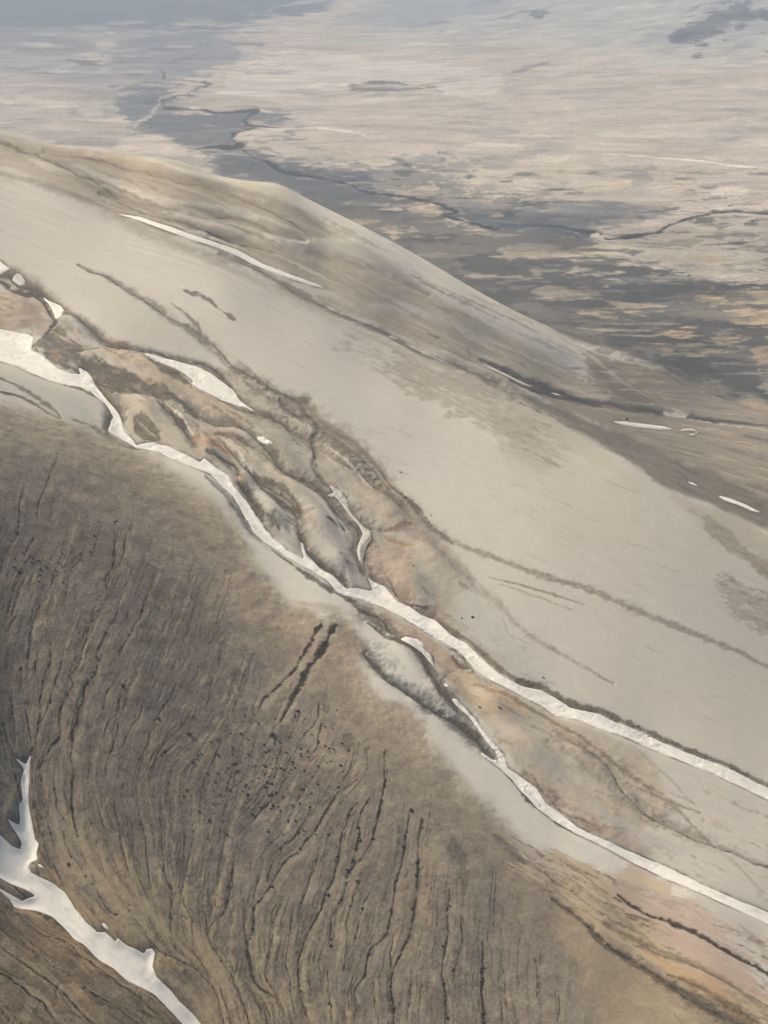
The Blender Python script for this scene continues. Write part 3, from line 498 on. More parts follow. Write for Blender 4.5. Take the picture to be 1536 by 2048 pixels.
line([(1123,1470),(1170,1498),(1209,1533),(1248,1585),(1307,1632),(1366,1660),(1424,1688),(1536,1732),(1750,1810)], (10,24,22,18,8,6,8,6), (132,124,110), .85, .12, 2, .6, .25)
line([(1130,1500),(1180,1540),(1230,1580)], (8,16,6), (146,138,122), .7, .1, 2)
line([(1256,1566),(1307,1589),(1350,1616),(1380,1645),(1405,1670),(1424,1690)], (3,6,7,6,4), (142,132,118), .8, .15, 1)
line([(1270,1490),(1310,1530),(1350,1570),(1390,1610)], (2,3,2), (158,150,136), .7, .1, 1); line([(1430,1690),(1480,1740),(1530,1790)], (4,8,3), (164,150,132), .6, 0, 1)
zone([(1135,1615),(1250,1668),(1330,1715),(1280,1705),(1190,1668)], (170,150,132), 8, .8, .4)
line([(1050,1545),(1073,1566),(1112,1601),(1155,1636),(1200,1660)], (10,20,24,16), (148,130,114), .8, 0, 1)
line([(1190,1590),(1240,1620),(1290,1650)], (6,14,5), (186,170,142), .4, 0, 2)
zone([(1160,1600),(1240,1640),(1320,1680),(1400,1710),(1320,1700),(1220,1660)], (174,169,160), 9, .6, .6)
wash(230, [(740,1210),(850,1300),(950,1370),(1100,1440),(1300,1510),(1560,1610)], [(740,1240),(850,1310),(950,1420),(1020,1530),(1150,1640),(1300,1720),(1560,1820)], [(150,140,124),(190,182,166),(140,128,110),(184,164,138),(174,170,160),(166,146,126)], 8, 110, .55, vp, vd)
# strip between the near crest and the streams
zone([(320,905),(400,938),(440,975),(480,1030),(520,1085),(600,1140),(700,1200),(740,1240),(800,1300),(870,1380),(930,1450),(1010,1550),(1100,1640),(1250,1720),(1400,1790),(1300,1820),(1150,1760),(1060,1700),(1000,1640),(930,1560),(880,1500),(800,1440),(730,1370),(700,1300),(620,1240),(540,1180),(490,1110),(455,1040),(400,980),(330,940)], (206,199,185), 9, 1, .4)
line([(455,1010),(490,1095),(540,1170),(620,1235),(690,1262)], (8,12,12,10), (196,186,160), .8, 0, 1, .4, .1)
line([(600,1205),(660,1215),(720,1235),(690,1250)], (6,12,8), (180,168,146), .8, 0, 1)
line([(412,951),(447,983),(478,1022),(505,1065),(525,1080)], (4,9,14,14,4), (118,112,101), .95, .2, .6)
line([(545,1098),(568,1116),(611,1148),(666,1180),(712,1200)], (2,5,9,9,8), (108,100,90), .95, .2, .6)
line([(703,1200),(742,1231),(773,1251),(801,1274)], (8,22,24,12), (98,90,80), .95, .15, 1)
line([(735,1245),(801,1286),(836,1305),(855,1333),(875,1368),(895,1395),(915,1420),(940,1440)], (4,5,7,9,12,10,6,3), (96,88,78), .9, .2, 1)
line([(684,1256),(700,1275),(722,1300),(752,1335),(772,1352)], (14,24,26,24,14), (112,108,100), .95, .1, 1, .3, .3)
line([(768,1350),(801,1372),(852,1407),(891,1430),(930,1462),(960,1490),(985,1512)], (10,14,16,18,22,24,10), (80,76,68), .95, .15, 1)
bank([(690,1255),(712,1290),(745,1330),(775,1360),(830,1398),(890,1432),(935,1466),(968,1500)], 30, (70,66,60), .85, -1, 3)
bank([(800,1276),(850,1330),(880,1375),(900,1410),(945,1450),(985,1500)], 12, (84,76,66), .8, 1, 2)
line([(780,1352),(840,1385),(900,1418),(950,1450)], (6,12,12,5), (150,150,140), .7, 0, 1)
line([(1000,1535),(1020,1552),(1035,1565),(1047,1587),(1075,1612),(1123,1650),(1160,1670)], (3,9,12,5,5,4,2), (92,82,72), .95, .2, .6)
line([(190,772),(215,800),(222,830),(212,850),(225,875),(250,890),(275,897)], (4,10,14,14,12,10,4), (98,92,84), .95, .15, .8)
line([(130,768),(160,776),(190,790)], (3,6,4), (104,98,90), .9, .1, .6)
line([(238,868),(246,873)], (4,5), (84,80,76), .8, 0, .4)
zone([(-260,740),(0,745),(100,775),(180,810),(200,850),(120,850),(50,800),(-260,760)], (178,175,163), 10, .9, .3)
line([(0,757),(40,775),(80,800),(115,825),(122,835)], (5,8,8,4), (110,100,88), .85, .2, 1); line([(0,785),(50,798),(100,828),(122,838)], (4,5,4), (112,101,88), .85, .2, 1)
line([(145,838),(180,848),(205,865),(230,888)], (3,6,10,5), (112,106,96), .8, .1, 1)
# the brown near slope
SLOPE = [(-260,800),(0,815),(130,845),(230,880),(300,905),(350,945),(420,985),(470,1050),(495,1115),(545,1175),(625,1240),(690,1275),(730,1370),(800,1440),(880,1505),(930,1565),(1000,1645),(1060,1705),(1150,1765),(1250,1800),(1300,1860),(1420,1960),(1600,2090),(1750,2168),(1750,2300),(-260,2300)]
zone(SLOPE, (158,146,125), 24, 1, .12)
zone([(u, v + 30) for u, v in SLOPE], (136,125,108), 34, .95, .3)
zone([(-260,890),(60,900),(180,935),(300,960),(400,1050),(430,1150),(520,1260),(620,1300),(600,1400),(700,1430),(740,1510),(860,1600),(930,1680),(1000,1760),(1060,1820),(1140,1920),(1190,2040),(1250,2300),(-260,2300)], (129,119,105), 44, 1, .5)
zone([(0,810),(-260,800),(-260,900),(60,905),(180,925),(240,900),(130,845)], (150,139,121), 16, .8, .4)
zone([(1110,1740),(1200,1780),(1300,1850),(1450,1950),(1600,2060),(1750,2150),(1750,2300),(1240,2300),(1180,1980),(1120,1850)], (152,137,113), 24, .95, .5)
zone([(1060,1700),(1130,1712),(1200,1745),(1300,1800),(1400,1880),(1536,1990),(1750,2110),(1750,2180),(1500,2040),(1350,1950),(1220,1870),(1120,1790)], (178,160,129), 14, .9, .6)
zone([(700,1220),(560,1240),(620,1300),(700,1340),(740,1440),(820,1500),(870,1520),(850,1440),(740,1380),(710,1290)], (158,143,122), 16, .8, .5)
zone([(480,1130),(600,1250),(560,1270),(480,1230),(420,1180)], (156,140,120), 20, .6, .4)
zone([(80,1740),(180,1800),(300,1880),(420,1990),(470,2060),(500,2200),(420,2200),(330,1990),(230,1880),(120,1790)], (144,128,102), 14, .85, .8)
zone([(120,1640),(260,1680),(360,1800),(480,1930),(560,2060),(620,2200),(480,2200),(400,1990),(260,1850),(150,1720)], (134,121,100), 18, .8, .9)
zone([(-260,1790),(20,1800),(120,1850),(180,1900),(280,1980),(380,2060),(420,2200),(-260,2200)], (118,104,84), 12, .9, .6)
line([(30,1815),(100,1840),(160,1890),(230,1950),(300,1985),(370,2050)], (8,22,18,18,16,10), (158,132,98), .85, 0, 1, .5, .2)
line([(60,1600),(66,1640),(78,1690),(84,1730),(120,1770)], (8,10,10,8), (134,112,82), .8, 0, 1)
for u, v, r in [(110,1880,18),(160,1985,22),(60,1905,16),(170,1940,14),(250,1900,10)]:
    zone([(u - r*1.6, v - r), (u, v - r * .5), (u + r*1.5, v + r * .9), (u + r * .2, v + r * .6)], (160,134,98), 6, .7, .7)
for k in range(330):                                             # grey-violet and pale mottles in the soil
    u = rng.uniform(-100, 1150); v = rng.uniform(930, 2100); r = rng.uniform(5, 34)
    if v < 150 + np.interp(u, [q[0] for q in SLOPE[:22]], [q[1] for q in SLOPE[:22]]): continue
    sl = np.interp(u, [0,300,700,1100],[-.35,-.3,-.45,-.1]); zone([(u, v - r), (u + r * .6, v - r * .3), (u + r * .4 + sl * r, v + r), (u + sl * r, v + r * 1.3), (u - r * .6, v + r * .2)], [(102,94,83),(138,127,108),(108,101,92),(142,131,110),(96,87,76)][k % 5], max(2.5, r * .22), rng.uniform(.35, .8), .9)
zone([(-260,1020),(80,980),(250,1060),(400,1180),(480,1330),(560,1480),(700,1560),(800,1680),(900,1800),(960,1950),(960,2300),(560,2300),(480,1950),(330,1760),(160,1600),(-260,1500)], (108,100,90), 50, .6, .6)
# rills, traced
R = [[(113,905),(98,952),(78,1006),(74,1038)],[(234,1038),(227,1123),(215,1159),(213,1186)],[(211,1200),(184,1243),(168,1294),(156,1329),(141,1352),(145,1368),(133,1395),(121,1427),(119,1470),(94,1505),(80,1536)],
 [(236,1217),(230,1235),(199,1298),(195,1325),(176,1368),(160,1411),(156,1442),(145,1466),(139,1505),(145,1532),(145,1591),(146,1640),(156,1675),(168,1718),(191,1761),(215,1816),(238,1831)],
 [(289,1200),(281,1231),(250,1282),(235,1310)],[(234,1348),(211,1388),(206,1412)],[(240,1388),(234,1419),(215,1450),(207,1481)],[(238,1450),(227,1493),(215,1524),(205,1563)],[(283,1411),(279,1434),(254,1473),(242,1505)],
 [(332,1364),(312,1411)],[(336,1403),(312,1438),(297,1481),(281,1524)],[(379,1466),(352,1489),(324,1512)],[(102,1286),(96,1337),(86,1376),(82,1427),(70,1473),(64,1500)],[(125,1317),(113,1368),(98,1415),(80,1450)],
 [(21,1380),(25,1434),(29,1489)],[(47,1419),(59,1466),(64,1498)],[(0,1434),(16,1481),(28,1508)],[(86,1270),(74,1309),(70,1356)],[(82,1208),(66,1243),(59,1294)],[(39,1216),(20,1251),(8,1290)],[(43,1337),(41,1380)],
 [(66,1147),(59,1186)],[(156,1120),(137,1155),(129,1194)],[(51,1155),(35,1194),(26,1230)],[(47,967),(39,1026),(35,1061),(16,1100)],[(66,1069),(43,1123)],[(262,1045),(242,1116),(222,1145)],[(266,1139),(250,1174),(234,1217)],[(301,1190),(281,1233)],
 [(641,1403),(633,1438),(609,1470)],[(643,1450),(637,1493),(625,1509)],[(713,1555),(672,1587),(653,1624),(622,1667),(598,1702),(567,1730),(540,1773),(512,1816),(508,1855),(497,1894),(501,1933),(516,1972),(552,1999)],
 [(770,1500),(768,1560),(761,1609),(743,1675),(727,1710),(704,1734),(692,1753),(684,1792),(665,1835),(657,1890)],[(732,1497),(731,1516)],[(614,1632),(591,1671),(559,1700)],[(739,1597),(723,1632),(718,1667),(708,1714),(692,1753)],
 [(712,1605),(688,1663),(673,1726),(653,1784),(634,1835),(610,1882),(598,1921),(598,1968),(610,2019),(618,2048),(622,2100)],[(641,1691),(626,1741),(606,1796),(600,1820)],
 [(817,1620),(813,1659),(805,1706),(790,1765),(782,1816),(770,1870),(743,1902),(731,1948),(712,1980),(712,2000)],[(841,1636),(837,1706),(831,1784),(825,1839),(813,1886),(790,1929),(782,1980),(786,2011),(786,2080)],
 [(716,1761),(704,1804),(696,1831),(696,1882),(688,1941)],[(739,1780),(723,1823),(708,1886)],[(790,1863),(784,1902),(782,1933)],[(897,1780),(895,1843),(891,1902),(887,1941),(891,1988),(891,2060)],[(921,1831),(923,1886),(911,1933),(907,1964)],
 [(962,1882),(964,1941),(964,1991),(966,2048),(970,2090)],[(1009,1937),(1013,1988),(1020,2020)],[(825,1941),(821,1999),(813,2050)],[(544,1722),(538,1761)],[(524,1734),(509,1784),(509,1823)],[(567,1800),(548,1847),(544,1894),(532,1948),(555,1999),(563,2040)],
 [(470,1722),(458,1784),(458,1840)],[(485,1784),(489,1843),(501,1933)],[(587,1816),(579,1874),(575,1941),(587,2020)],[(657,1941),(661,2011),(665,2060)],[(747,1960),(751,2038)],[(841,1972),(837,2035)],[(477,1921),(470,1964),(493,2015),(500,2060)],
 [(273,1620),(289,1675),(297,1745),(303,1784)],[(238,1671),(254,1730),(262,1760)],[(176,1624),(191,1675),(207,1738),(234,1784),(266,1827),(289,1863),(312,1898),(352,1917),(391,1941),(422,1972),(438,2007),(453,2060)],[(129,1663),(137,1706),(168,1745),(200,1790)],
 [(383,1616),(387,1659),(375,1726),(363,1800),(383,1847),(387,1894)],[(324,1675),(326,1745),(344,1784),(340,1855),(352,1902)],[(410,1734),(406,1784),(414,1870),(441,1921),(469,1960),(492,2019),(500,2060)],[(469,1722),(457,1800),(426,1847),(414,1870)],
 [(0,1839),(59,1894),(102,1929),(156,1964),(203,1999),(254,2030),(300,2060)],[(0,1948),(39,1972),(78,2003),(109,2042)],[(31,1823),(78,1863),(129,1882),(168,1913),(234,1964),(273,1991),(332,2038)],[(0,1894),(50,1930),(113,1976),(156,2019),(190,2050)],[(0,2019),(25,2046)],
 [(82,1536),(84,1590)],[(109,1540),(112,1600),(128,1640)],[(0,1560),(20,1575),(36,1598)],[(30,1540),(40,1590)],[(1118,1990),(1115,2040)],[(116,1968),(110,1985)],[(545,1600),(500,1650)]]
STRONG = {3:5.0, 2:3.6, 12:3.4, 31:4.6, 32:5.0, 35:4.2, 36:4.6, 38:5.4, 39:5.8, 45:5.6, 43:4.6, 7:3.4, 61:3.6, 63:4.0, 65:4.0, 67:4.5, 69:4.5}
# directions of the traced rills steer the many small ones between them
GP = []; GD = []
for q in R:
    s = smooth_line(q, 14); d = np.diff(s, axis=0); d /= np.hypot(d[:, 0], d[:, 1])[:, None] + 1e-9; GP.append(s[:-1]); GD.append(d)
GP = np.vstack(GP); GD = np.vstack(GD)
def flow(p):
    w_ = 1 / (((GP - p) ** 2).sum(1) + 120) ** 1.6; d = (GD * w_[:, None]).sum(0); return d / (np.hypot(*d) + 1e-9)
cu = [q[0] for q in SLOPE[:22]]; cv = [q[1] for q in SLOPE[:22]]
Lc = [(64,1505),(66,1648),(78,1751),(148,1808),(232,1878),(310,1940),(408,2048),(600,2230)]
nsm = 0
while nsm < 900:
    p = np.array([rng.uniform(-150, 1180), rng.uniform(950, 2090)])
    if p[1] < np.interp(p[0], cu, cv) + 70 + 60 * rng.random(): continue
    if 60 < p[0] < 600 and p[1] > np.interp(p[0], [q[0] for q in Lc], [q[1] for q in Lc]) + 0 and p[0] > 350: continue
    if 450 < p[0] < 620 and 1440 < p[1] < 1640 and rng.random() < .6: continue
    if p[0] > 1000 and rng.random() < .6: continue
    nsm += 1; q = [p.copy()]
    for s in range(int(rng.uniform(5, 26))):
        p = p + flow(p) * 14 + rng.normal(0, 1.6, 2); q.append(p.copy())
    k = rng.random()
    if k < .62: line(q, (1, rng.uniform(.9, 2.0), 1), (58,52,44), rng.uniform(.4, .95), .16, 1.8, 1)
    elif k < .85: line(q, (1, rng.uniform(2, 7), 1), (146,133,109), rng.uniform(.35, .75), -.03, 1.6, 1)
    else: line(q, (1, rng.uniform(2, 6), 1), (94,88,80), rng.uniform(.3, .6), .1, 1.6, .8)
wash(330, [(-100,1000),(0,950),(300,1050),(500,1280),(700,1480),(1000,1800)], [(-100,1900),(60,1500),(70,1740),(300,1890),(430,2070),(1000,2070)], [(156,143,117),(102,95,86),(148,136,114),(108,102,94),(134,126,110)], 8, 170, .55, GP, GD, 2)
wash(240, [(90,1560),(200,1640),(400,1720),(560,1850),(700,2000)], [(90,1740),(200,1850),(300,1900),(430,2050),(700,2090)], [(170,150,114),(160,140,106),(92,84,73),(156,140,112)], 9, 130, .8, GP, GD, 2)
wash(120, [(-150,1800),(0,1790),(100,1850),(200,1930),(400,2070)], [(-150,2090),(0,2090),(100,2090),(200,2090),(400,2100)], [(158,134,98),(96,86,72),(134,120,96),(88,80,68)], 8, 120, .7, GP, GD, 2)
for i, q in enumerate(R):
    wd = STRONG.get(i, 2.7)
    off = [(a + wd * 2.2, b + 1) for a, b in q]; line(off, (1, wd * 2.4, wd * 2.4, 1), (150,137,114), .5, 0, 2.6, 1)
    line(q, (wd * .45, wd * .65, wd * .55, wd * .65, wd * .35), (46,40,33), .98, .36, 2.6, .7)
for q in [[(40,1560),(20,1600),(10,1640)],[(110,1660),(150,1740),(230,1800),(300,1860)],[(150,1660),(190,1740),(270,1810)],[(180,1650),(230,1760),(300,1830),(400,1930)],[(250,1700),(280,1790),(340,1870)],[(80,1750),(140,1790),(200,1850)],[(420,1900),(450,1960),(480,2060)],[(330,1950),(390,2000),(440,2070)],[(390,1850),(400,1900),(440,1960)]]:
    line(q, (3, rng.uniform(9, 15), rng.uniform(7, 12), 3), (158,142,114), .7, -.04, 2.5, .9)
for q in R:
    s_ = smooth_line(q, 5)
    for p_ in s_:
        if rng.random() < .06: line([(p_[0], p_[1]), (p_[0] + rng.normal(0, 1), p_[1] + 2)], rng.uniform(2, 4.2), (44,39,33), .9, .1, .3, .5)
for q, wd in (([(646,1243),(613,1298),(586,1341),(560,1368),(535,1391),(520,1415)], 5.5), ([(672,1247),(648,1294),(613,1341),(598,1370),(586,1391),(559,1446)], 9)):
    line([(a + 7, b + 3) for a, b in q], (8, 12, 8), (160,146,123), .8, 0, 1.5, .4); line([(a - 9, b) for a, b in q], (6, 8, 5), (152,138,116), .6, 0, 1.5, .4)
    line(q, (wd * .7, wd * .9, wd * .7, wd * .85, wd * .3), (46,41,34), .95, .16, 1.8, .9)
line([(559,1446),(545,1475),(525,1500)], (3,6,2), (146,134,116), .7, 0, 1)
wash(380, [(1000,1660),(1150,1720),(1300,1770),(1560,1880)], [(1000,1720),(1150,1850),(1300,1960),(1560,2120)], [(186,172,144),(112,99,82),(168,144,120),(148,134,112),(188,180,162),(92,82,68),(164,138,118)], 5, 190, .75, vp, vd)
# lower right: red and yellow earths with dark veins
zone([(1215,1760),(1268,1732),(1327,1761),(1405,1820),(1463,1882),(1499,1941),(1530,1990),(1456,1960),(1385,1925),(1327,1882),(1268,1831)], (180,159,142), 15, .7, .8)
zone([(1330,1850),(1420,1900),(1480,1940),(1536,1990),(1700,2080),(1536,2010),(1440,1975),(1370,1930)], (180,158,140), 10, .6, .8)
line([(1235,1750),(1290,1760),(1340,1790)], (6,18,8), (196,178,142), .85, 0, 1)
line([(1130,1720),(1200,1780),(1262,1860)], (3,5,2), (150,132,106), .7, .1, 1)
line([(1209,1847),(1268,1878),(1327,1909),(1393,1933),(1459,1968),(1536,2019),(1700,2120)], (6,12,8,6,12,16), (126,112,92), .85, .12, 1.5)
line([(1160,1775),(1209,1810),(1262,1850),(1310,1890)], (3,8,6,3), (150,138,112), .8, .1, 1)
line([(1290,1905),(1350,1940),(1420,1980),(1480,2030)], (6,18,20,14), (184,150,112), .75, 0, 1)
line([(1105,1800),(1147,1827),(1174,1851),(1209,1890),(1268,1925),(1327,1964),(1385,1995),(1444,2027),(1483,2050),(1600,2110)], (5,9,10,12,14,20,20,18,16), (86,78,67), .92, .2, 1.5)
line([(1330,1950),(1400,1975),(1470,2020),(1536,2060)], (4,10,12,8), (122,106,84), .8, .1, 1.5)
line([(1237,1788),(1260,1808),(1303,1831),(1342,1847),(1397,1870),(1444,1898),(1495,1925),(1536,1945),(1600,1975)], (4,6,6,9,6,6,8,6), (54,47,42), .92, .3, 1.2)
line([(1330,2010),(1360,2040),(1390,2070)], (1,3,1), (130,112,84), .7, .1, 1)
line([(990,1670),(1015,1695),(1035,1715),(1055,1730)], (5,12,14,5), (98,88,84), .7, .1, 1.2)

line([(1480,1850),(1520,1890),(1560,1960)], (4,10,10), (150,138,126), .6, 0, 2)
vl = np.interp(xx[0] - MX, [q[0] for q in SKY], [q[1] for q in SKY])[None]; uu_ = xx - MX; vv_ = yy - MY
tk = (sstep(1085, 1118, uu_) * sstep(7, -6 - 24 * sstep(1200, 1400, uu_), vv_ - vl + (PN * 3 + CN * 5) * sstep(1150, 1300, uu_)))[..., None].astype(np.float32)
soil[:] = soil * (1 - tk) + plain_soil * tk
mount_soil = soil

# ---- snow outlines
SNOW = {
 'main': [(-260,560),(-100,620),(0,653),(23,658),(59,666),(68,672),(62,684),(64,695),(90,713),(117,734),(145,744),(160,744),(156,732),(172,738),(182,750),(195,770),(219,801),(238,824),(246,840),(250,859),(270,879),(273,887),(305,881),(332,887),(367,903),(402,920),(408,914),(434,934),(457,948),(465,967),(492,998),(520,1041),(547,1073),(566,1088),(576,1098),(607,1112.5),(601,1084),(607,1084),(615,1108),(642,1131),(673,1151),(695,1172),(720,1173),(740,1178),(746,1174),(732,1151),(740,1157),(771,1170),(798,1198),(837,1221),(869,1233),(902,1266),(930,1284),(961,1313),(1008,1352),(1047,1372),(1084,1380),(1108,1392),(1139,1410),(1190,1423),(1248,1447),(1327,1482),(1405,1513),(1483,1546),(1536,1571),(1800,1690),
          (1800,1730),(1536,1594),(1483,1570),(1405,1535),(1327,1503),(1248,1470),(1186,1449),(1155,1435),(1112,1429),(1084,1410),(1034,1384),(987,1361),(952,1337),(922,1302),(891,1282),(852,1259),(805,1229),(754,1206),(712,1192),(677,1182),(654,1155),(619,1135),(576,1112),(537,1086),(509,1061),(490,1030),(466,991),(439,963),(423,944),(383,928),(344,914),(320,899),(273,893),(250,879),(234,870),(219,859),(221,844),(227,828),(211,805),(184,781),(156,770),(133,766),(102,758),(66,744),(35,730),(0,719),(-260,640)],
 'near': [(902,1399),(914,1403),(934,1419),(953,1438),(969,1462),(988,1485),(1008,1509),(1016,1532),(1039,1548),(1073,1573),(1092,1601),(1123,1624),(1155,1652),(1194,1673),(1260,1700),(1327,1728),(1405,1765),(1483,1800),(1536,1823),(1800,1945),(1800,1975),(1536,1845),(1483,1820),(1405,1784),(1327,1753),(1256,1718),(1209,1693),(1147,1663),(1104,1634),(1080,1616),(1057,1593),(1038,1575),(1023,1553),(996,1530),(961,1509),(961,1501),(980,1511),(998,1519),(990,1501),(969,1475),(953,1452),(938,1432),(914,1413)],
 'left': [(64,1505),(60,1532),(59,1563),(59,1600),(61,1616),(66,1648),(70,1671),(78,1683),(72,1702),(74,1718),(59,1720),(55,1730),(61,1741),(78,1751),(105,1763),(129,1780),(148,1808),(172,1839),(195,1859),(211,1861),(232,1878),(236,1872),(258,1888),(289,1903),(293,1896),(305,1896),(310,1905),(305,1929),(312,1950),(340,1976),(359,1999),(391,2027),(408,2048),(470,2110),(560,2166),(520,2166),(371,2048),(340,2015),(309,1984),(273,1966),(250,1954),(227,1931),(195,1913),(168,1884),(148,1874),(129,1851),(105,1827),(74,1816),(29,1812),(20,1796),(0,1780),(-60,1745),(-60,1730),(0,1776),(43,1796),(68,1784),(47,1773),(20,1763),(0,1751),(-120,1700),(-160,1590),(-60,1630),(0,1663),(23,1687),(39,1691),(43,1679),(35,1663),(23,1648),(14,1634),(23,1640),(39,1642),(41,1628),(39,1605),(47,1593),(43,1566),(43,1552),(49,1532),(31,1514),(53,1522)],
 'leaf': [(293,707),(312,711),(352,719),(391,730),(430,750),(465,777),(480,797),(500,812),(518,826),(488,812),(441,799),(406,783),(383,770),(385,760),(367,746),(336,732),(305,723),(289,714)],
 'sliver': [(512,877),(527,879),(540,886),(549,894),(535,892),(523,887)],
 'edge': [(-90,480),(0,521),(20,537),(0,547),(-90,540)],
 'knob': [(33,545),(42,547),(51,560),(47,570),(38,569),(31,564),(25,558),(27,550)],
 'drop': [(84,590),(102,600),(121,609),(128,619),(123,633),(113,639),(105,621),(96,605)],
 'fork': [(657,968),(681,981),(693,996),(701,1022),(724,1047),(740,1057),(744,1069),(728,1088),(722,1104),(724,1123),(718,1118),(714,1100),(718,1084),(726,1065),(720,1051),(701,1030),(689,1014),(677,998),(670,991),(650,987),(668,984)],
 'club': [(801,1282),(812,1276),(836,1278),(848,1288),(848,1298),(863,1313),(869,1335),(855,1321),(844,1309),(828,1300),(809,1288)],
 'long': [(225,425),(280,433),(350,456),(410,477),(475,499),(500,512),(523,525),(551,537),(590,551),(625,564),(656,577),(625,571),(578,556),(539,541),(500,525),(480,513),(435,495),(375,475),(325,457),(280,441)],
 'tongue': [(1223,843),(1248,842),(1287,847),(1327,852),(1348,858),(1327,859),(1280,854),(1248,850)],
 'loop': [(1358,863),(1366,857),(1385,858),(1396,864),(1385,869),(1362,867)],
 'right': [(1434,989),(1459,995),(1483,1005),(1530,1028),(1502,1020),(1475,1009),(1452,1001)],
}
def ribbon(p, w_):
    p = np.array(p, float); d = np.gradient(p, axis=0); nrm = np.stack([-d[:, 1], d[:, 0]], 1) / np.hypot(d[:, 0], d[:, 1])[:, None]
    ww = np.interp(np.linspace(0, 1, len(p)), [0, .15, .85, 1], [.3, 1, 1, .3])[:, None] * w_ / 2
    return [tuple(q) for q in np.vstack([p + nrm * ww, (p - nrm * ww)[::-1]])]
SNOW['thread'] = ribbon([(744,655),(781,671),(832,696),(860,710),(891,723),(930,740)], 2.0)
SNOW['thread_low'] = ribbon([(957,724),(988,738),(1016,752),(1047,766),(1070,775)], 3.0)
SNOW['thread_end'] = ribbon([(1096,783),(1112,787),(1128,791)], 3)
SNOW['fleck'] = ribbon([(1375,962),(1385,966),(1396,971)], 4.4)
SNOW['crumb'] = ribbon([(75,1729),(81,1733),(89,1737)], 6)
SNOW['crumb_low'] = ribbon([(204,1846),(210,1851),(218,1858)], 7)
SNOW['loop'] = ribbon([(1356,864),(1366,859),(1385,859),(1395,864),(1385,869),(1366,867)], 3)
SNOW['chip'] = ribbon([(887,1374),(892,1379),(899,1384)], 4)
snow_maps = {}
for k, pts in SNOW.items():
    win, m = poly_mask(pts, 1.0); x0, x1, y0, y1 = win
    snow_maps[k] = (win, m)
    rim = poly_mask(pts, 3.0, 24); a0, a1, b0, b1 = rim[0]; inner = np.zeros_like(rim[1]); inner[y0-b0:y1-b0, x0-a0:x1-a0] = m
    mix(rim[0], np.clip(rim[1] * 2.2, 0, 1) * sstep(-1.2, 1.0, CN[b0:b1, a0:a1] + .3), (92, 82, 70), .85)
    big = poly_mask(pts, 9.0, 40)                                # snow lies in hollows
    a0, a1, b0, b1 = big[0]; cut[b0:b1, a0:a1] -= big[1] * {'main': 8, 'near': 8, 'left': 13}.get(k, 2)

# ------------------------------------------------------------------ carry soils and cuts onto the ground
def sample(img, u, v):
    x = np.clip(u + MX, 0, CW - 1.001); y = np.clip(v + MY, 0, CH - 1.001); xi = x.astype(np.int32); yi = y.astype(np.int32)
    fx = (x - xi).astype(np.float32); fy = (y - yi).astype(np.float32)
    if img.ndim == 3: fx = fx[..., None]; fy = fy[..., None]
    return (img[yi, xi] * (1 - fx) + img[yi, xi+1] * fx) * (1 - fy) + (img[yi+1, xi] * (1 - fx) + img[yi+1, xi+1] * fx) * fy
inb = ((U > -MX) & (U < 1536 + MX) & (V > -MY) & (V < 2048 + MY)).astype(np.float32)
ysk = np.array([ray_point(u, v, z)[1] for u, v, z in LINES['sky_ridge']]); usk = np.array([q[0] for q in LINES['sky_ridge']])
ycr = np.interp(U, usk, ysk)
vline = np.interp(U, [q[0] for q in SKY], [q[1] for q in SKY])
tw = fbm(X / 50, Y / 50, 6, .65) * 190
onplain = np.where(U < 1120, (Y > ycr + 20) * 1.0, np.where(Y > ycr + 60 + 0 * U, sstep(26, -26, V - vline + tw * sstep(1120, 1260, U)), 0))
onplain = np.where((U >= 1120) & (U < 1420) & (Y > ycr + 25) & ~VIS, 1.0, onplain)
onplain = np.where((U >= 1290), sstep(30, -30, V - vline + tw), onplain)
back = (~VIS) & (Y > 1000) & (Y < 3200)
wx = fbm(X / 22, Y / 22, 5, .52, 1).astype(np.float32) * 1.7; wy = fbm(X / 22, Y / 22, 5, .52, 2).astype(np.float32) * 1.7
near = Y < 2000
au = np.where(near, 5.0, 8.0); av = np.where(near, 3.5, 2.0)
ms = sample(mount_soil, U + wx * au, V + wy * av); ps = sample(plain_soil, U + wx * au * 1.5, V + wy * av)
op3 = onplain[..., None].astype(np.float32); col = ps * op3 + ms * (1 - op3)
col = np.where(back[..., None], lin((160, 152, 138)).astype(np.float32), col)
ct = sample(cut, U + wx * 2.0, V + wy * 1.5) * VIS * inb
relief = ct * MPP
# loose relief of the ground itself
slope_mask = sample(np.clip(1 - np.abs(mount_soil[..., 0] - .14) * 5, 0, 1), U, V) * (1 - onplain)
relief += fbm(X / 14, Y / 14, 5, .5, 4) * 1.3 * np.clip(slope_mask, .12, 1) * (Y < 2200)
relief += fbm(X / 8, Y / 8, 5, .58, 9) * 2.2 * np.clip((.46 - ms[..., 1]) / .2, 0, 1) * sstep(560, 640, Y) * (Y < 1300) * (1 - slope_mask) * (1 - onplain)
relief += fbm(X / 420, Y / 420, 6, .5, 6) * sstep(2100, 3800, Y) * 26 + fbm(X / 60, Y / 60, 4, .5, 7) * sstep(1600, 2600, Y) * 2.5
relief += fbm(X / 900, Y / 900, 5, .55, 8) * sstep(25, 90, Z) * sstep(3500, 5500, Y) * 120
ZT = Z + relief

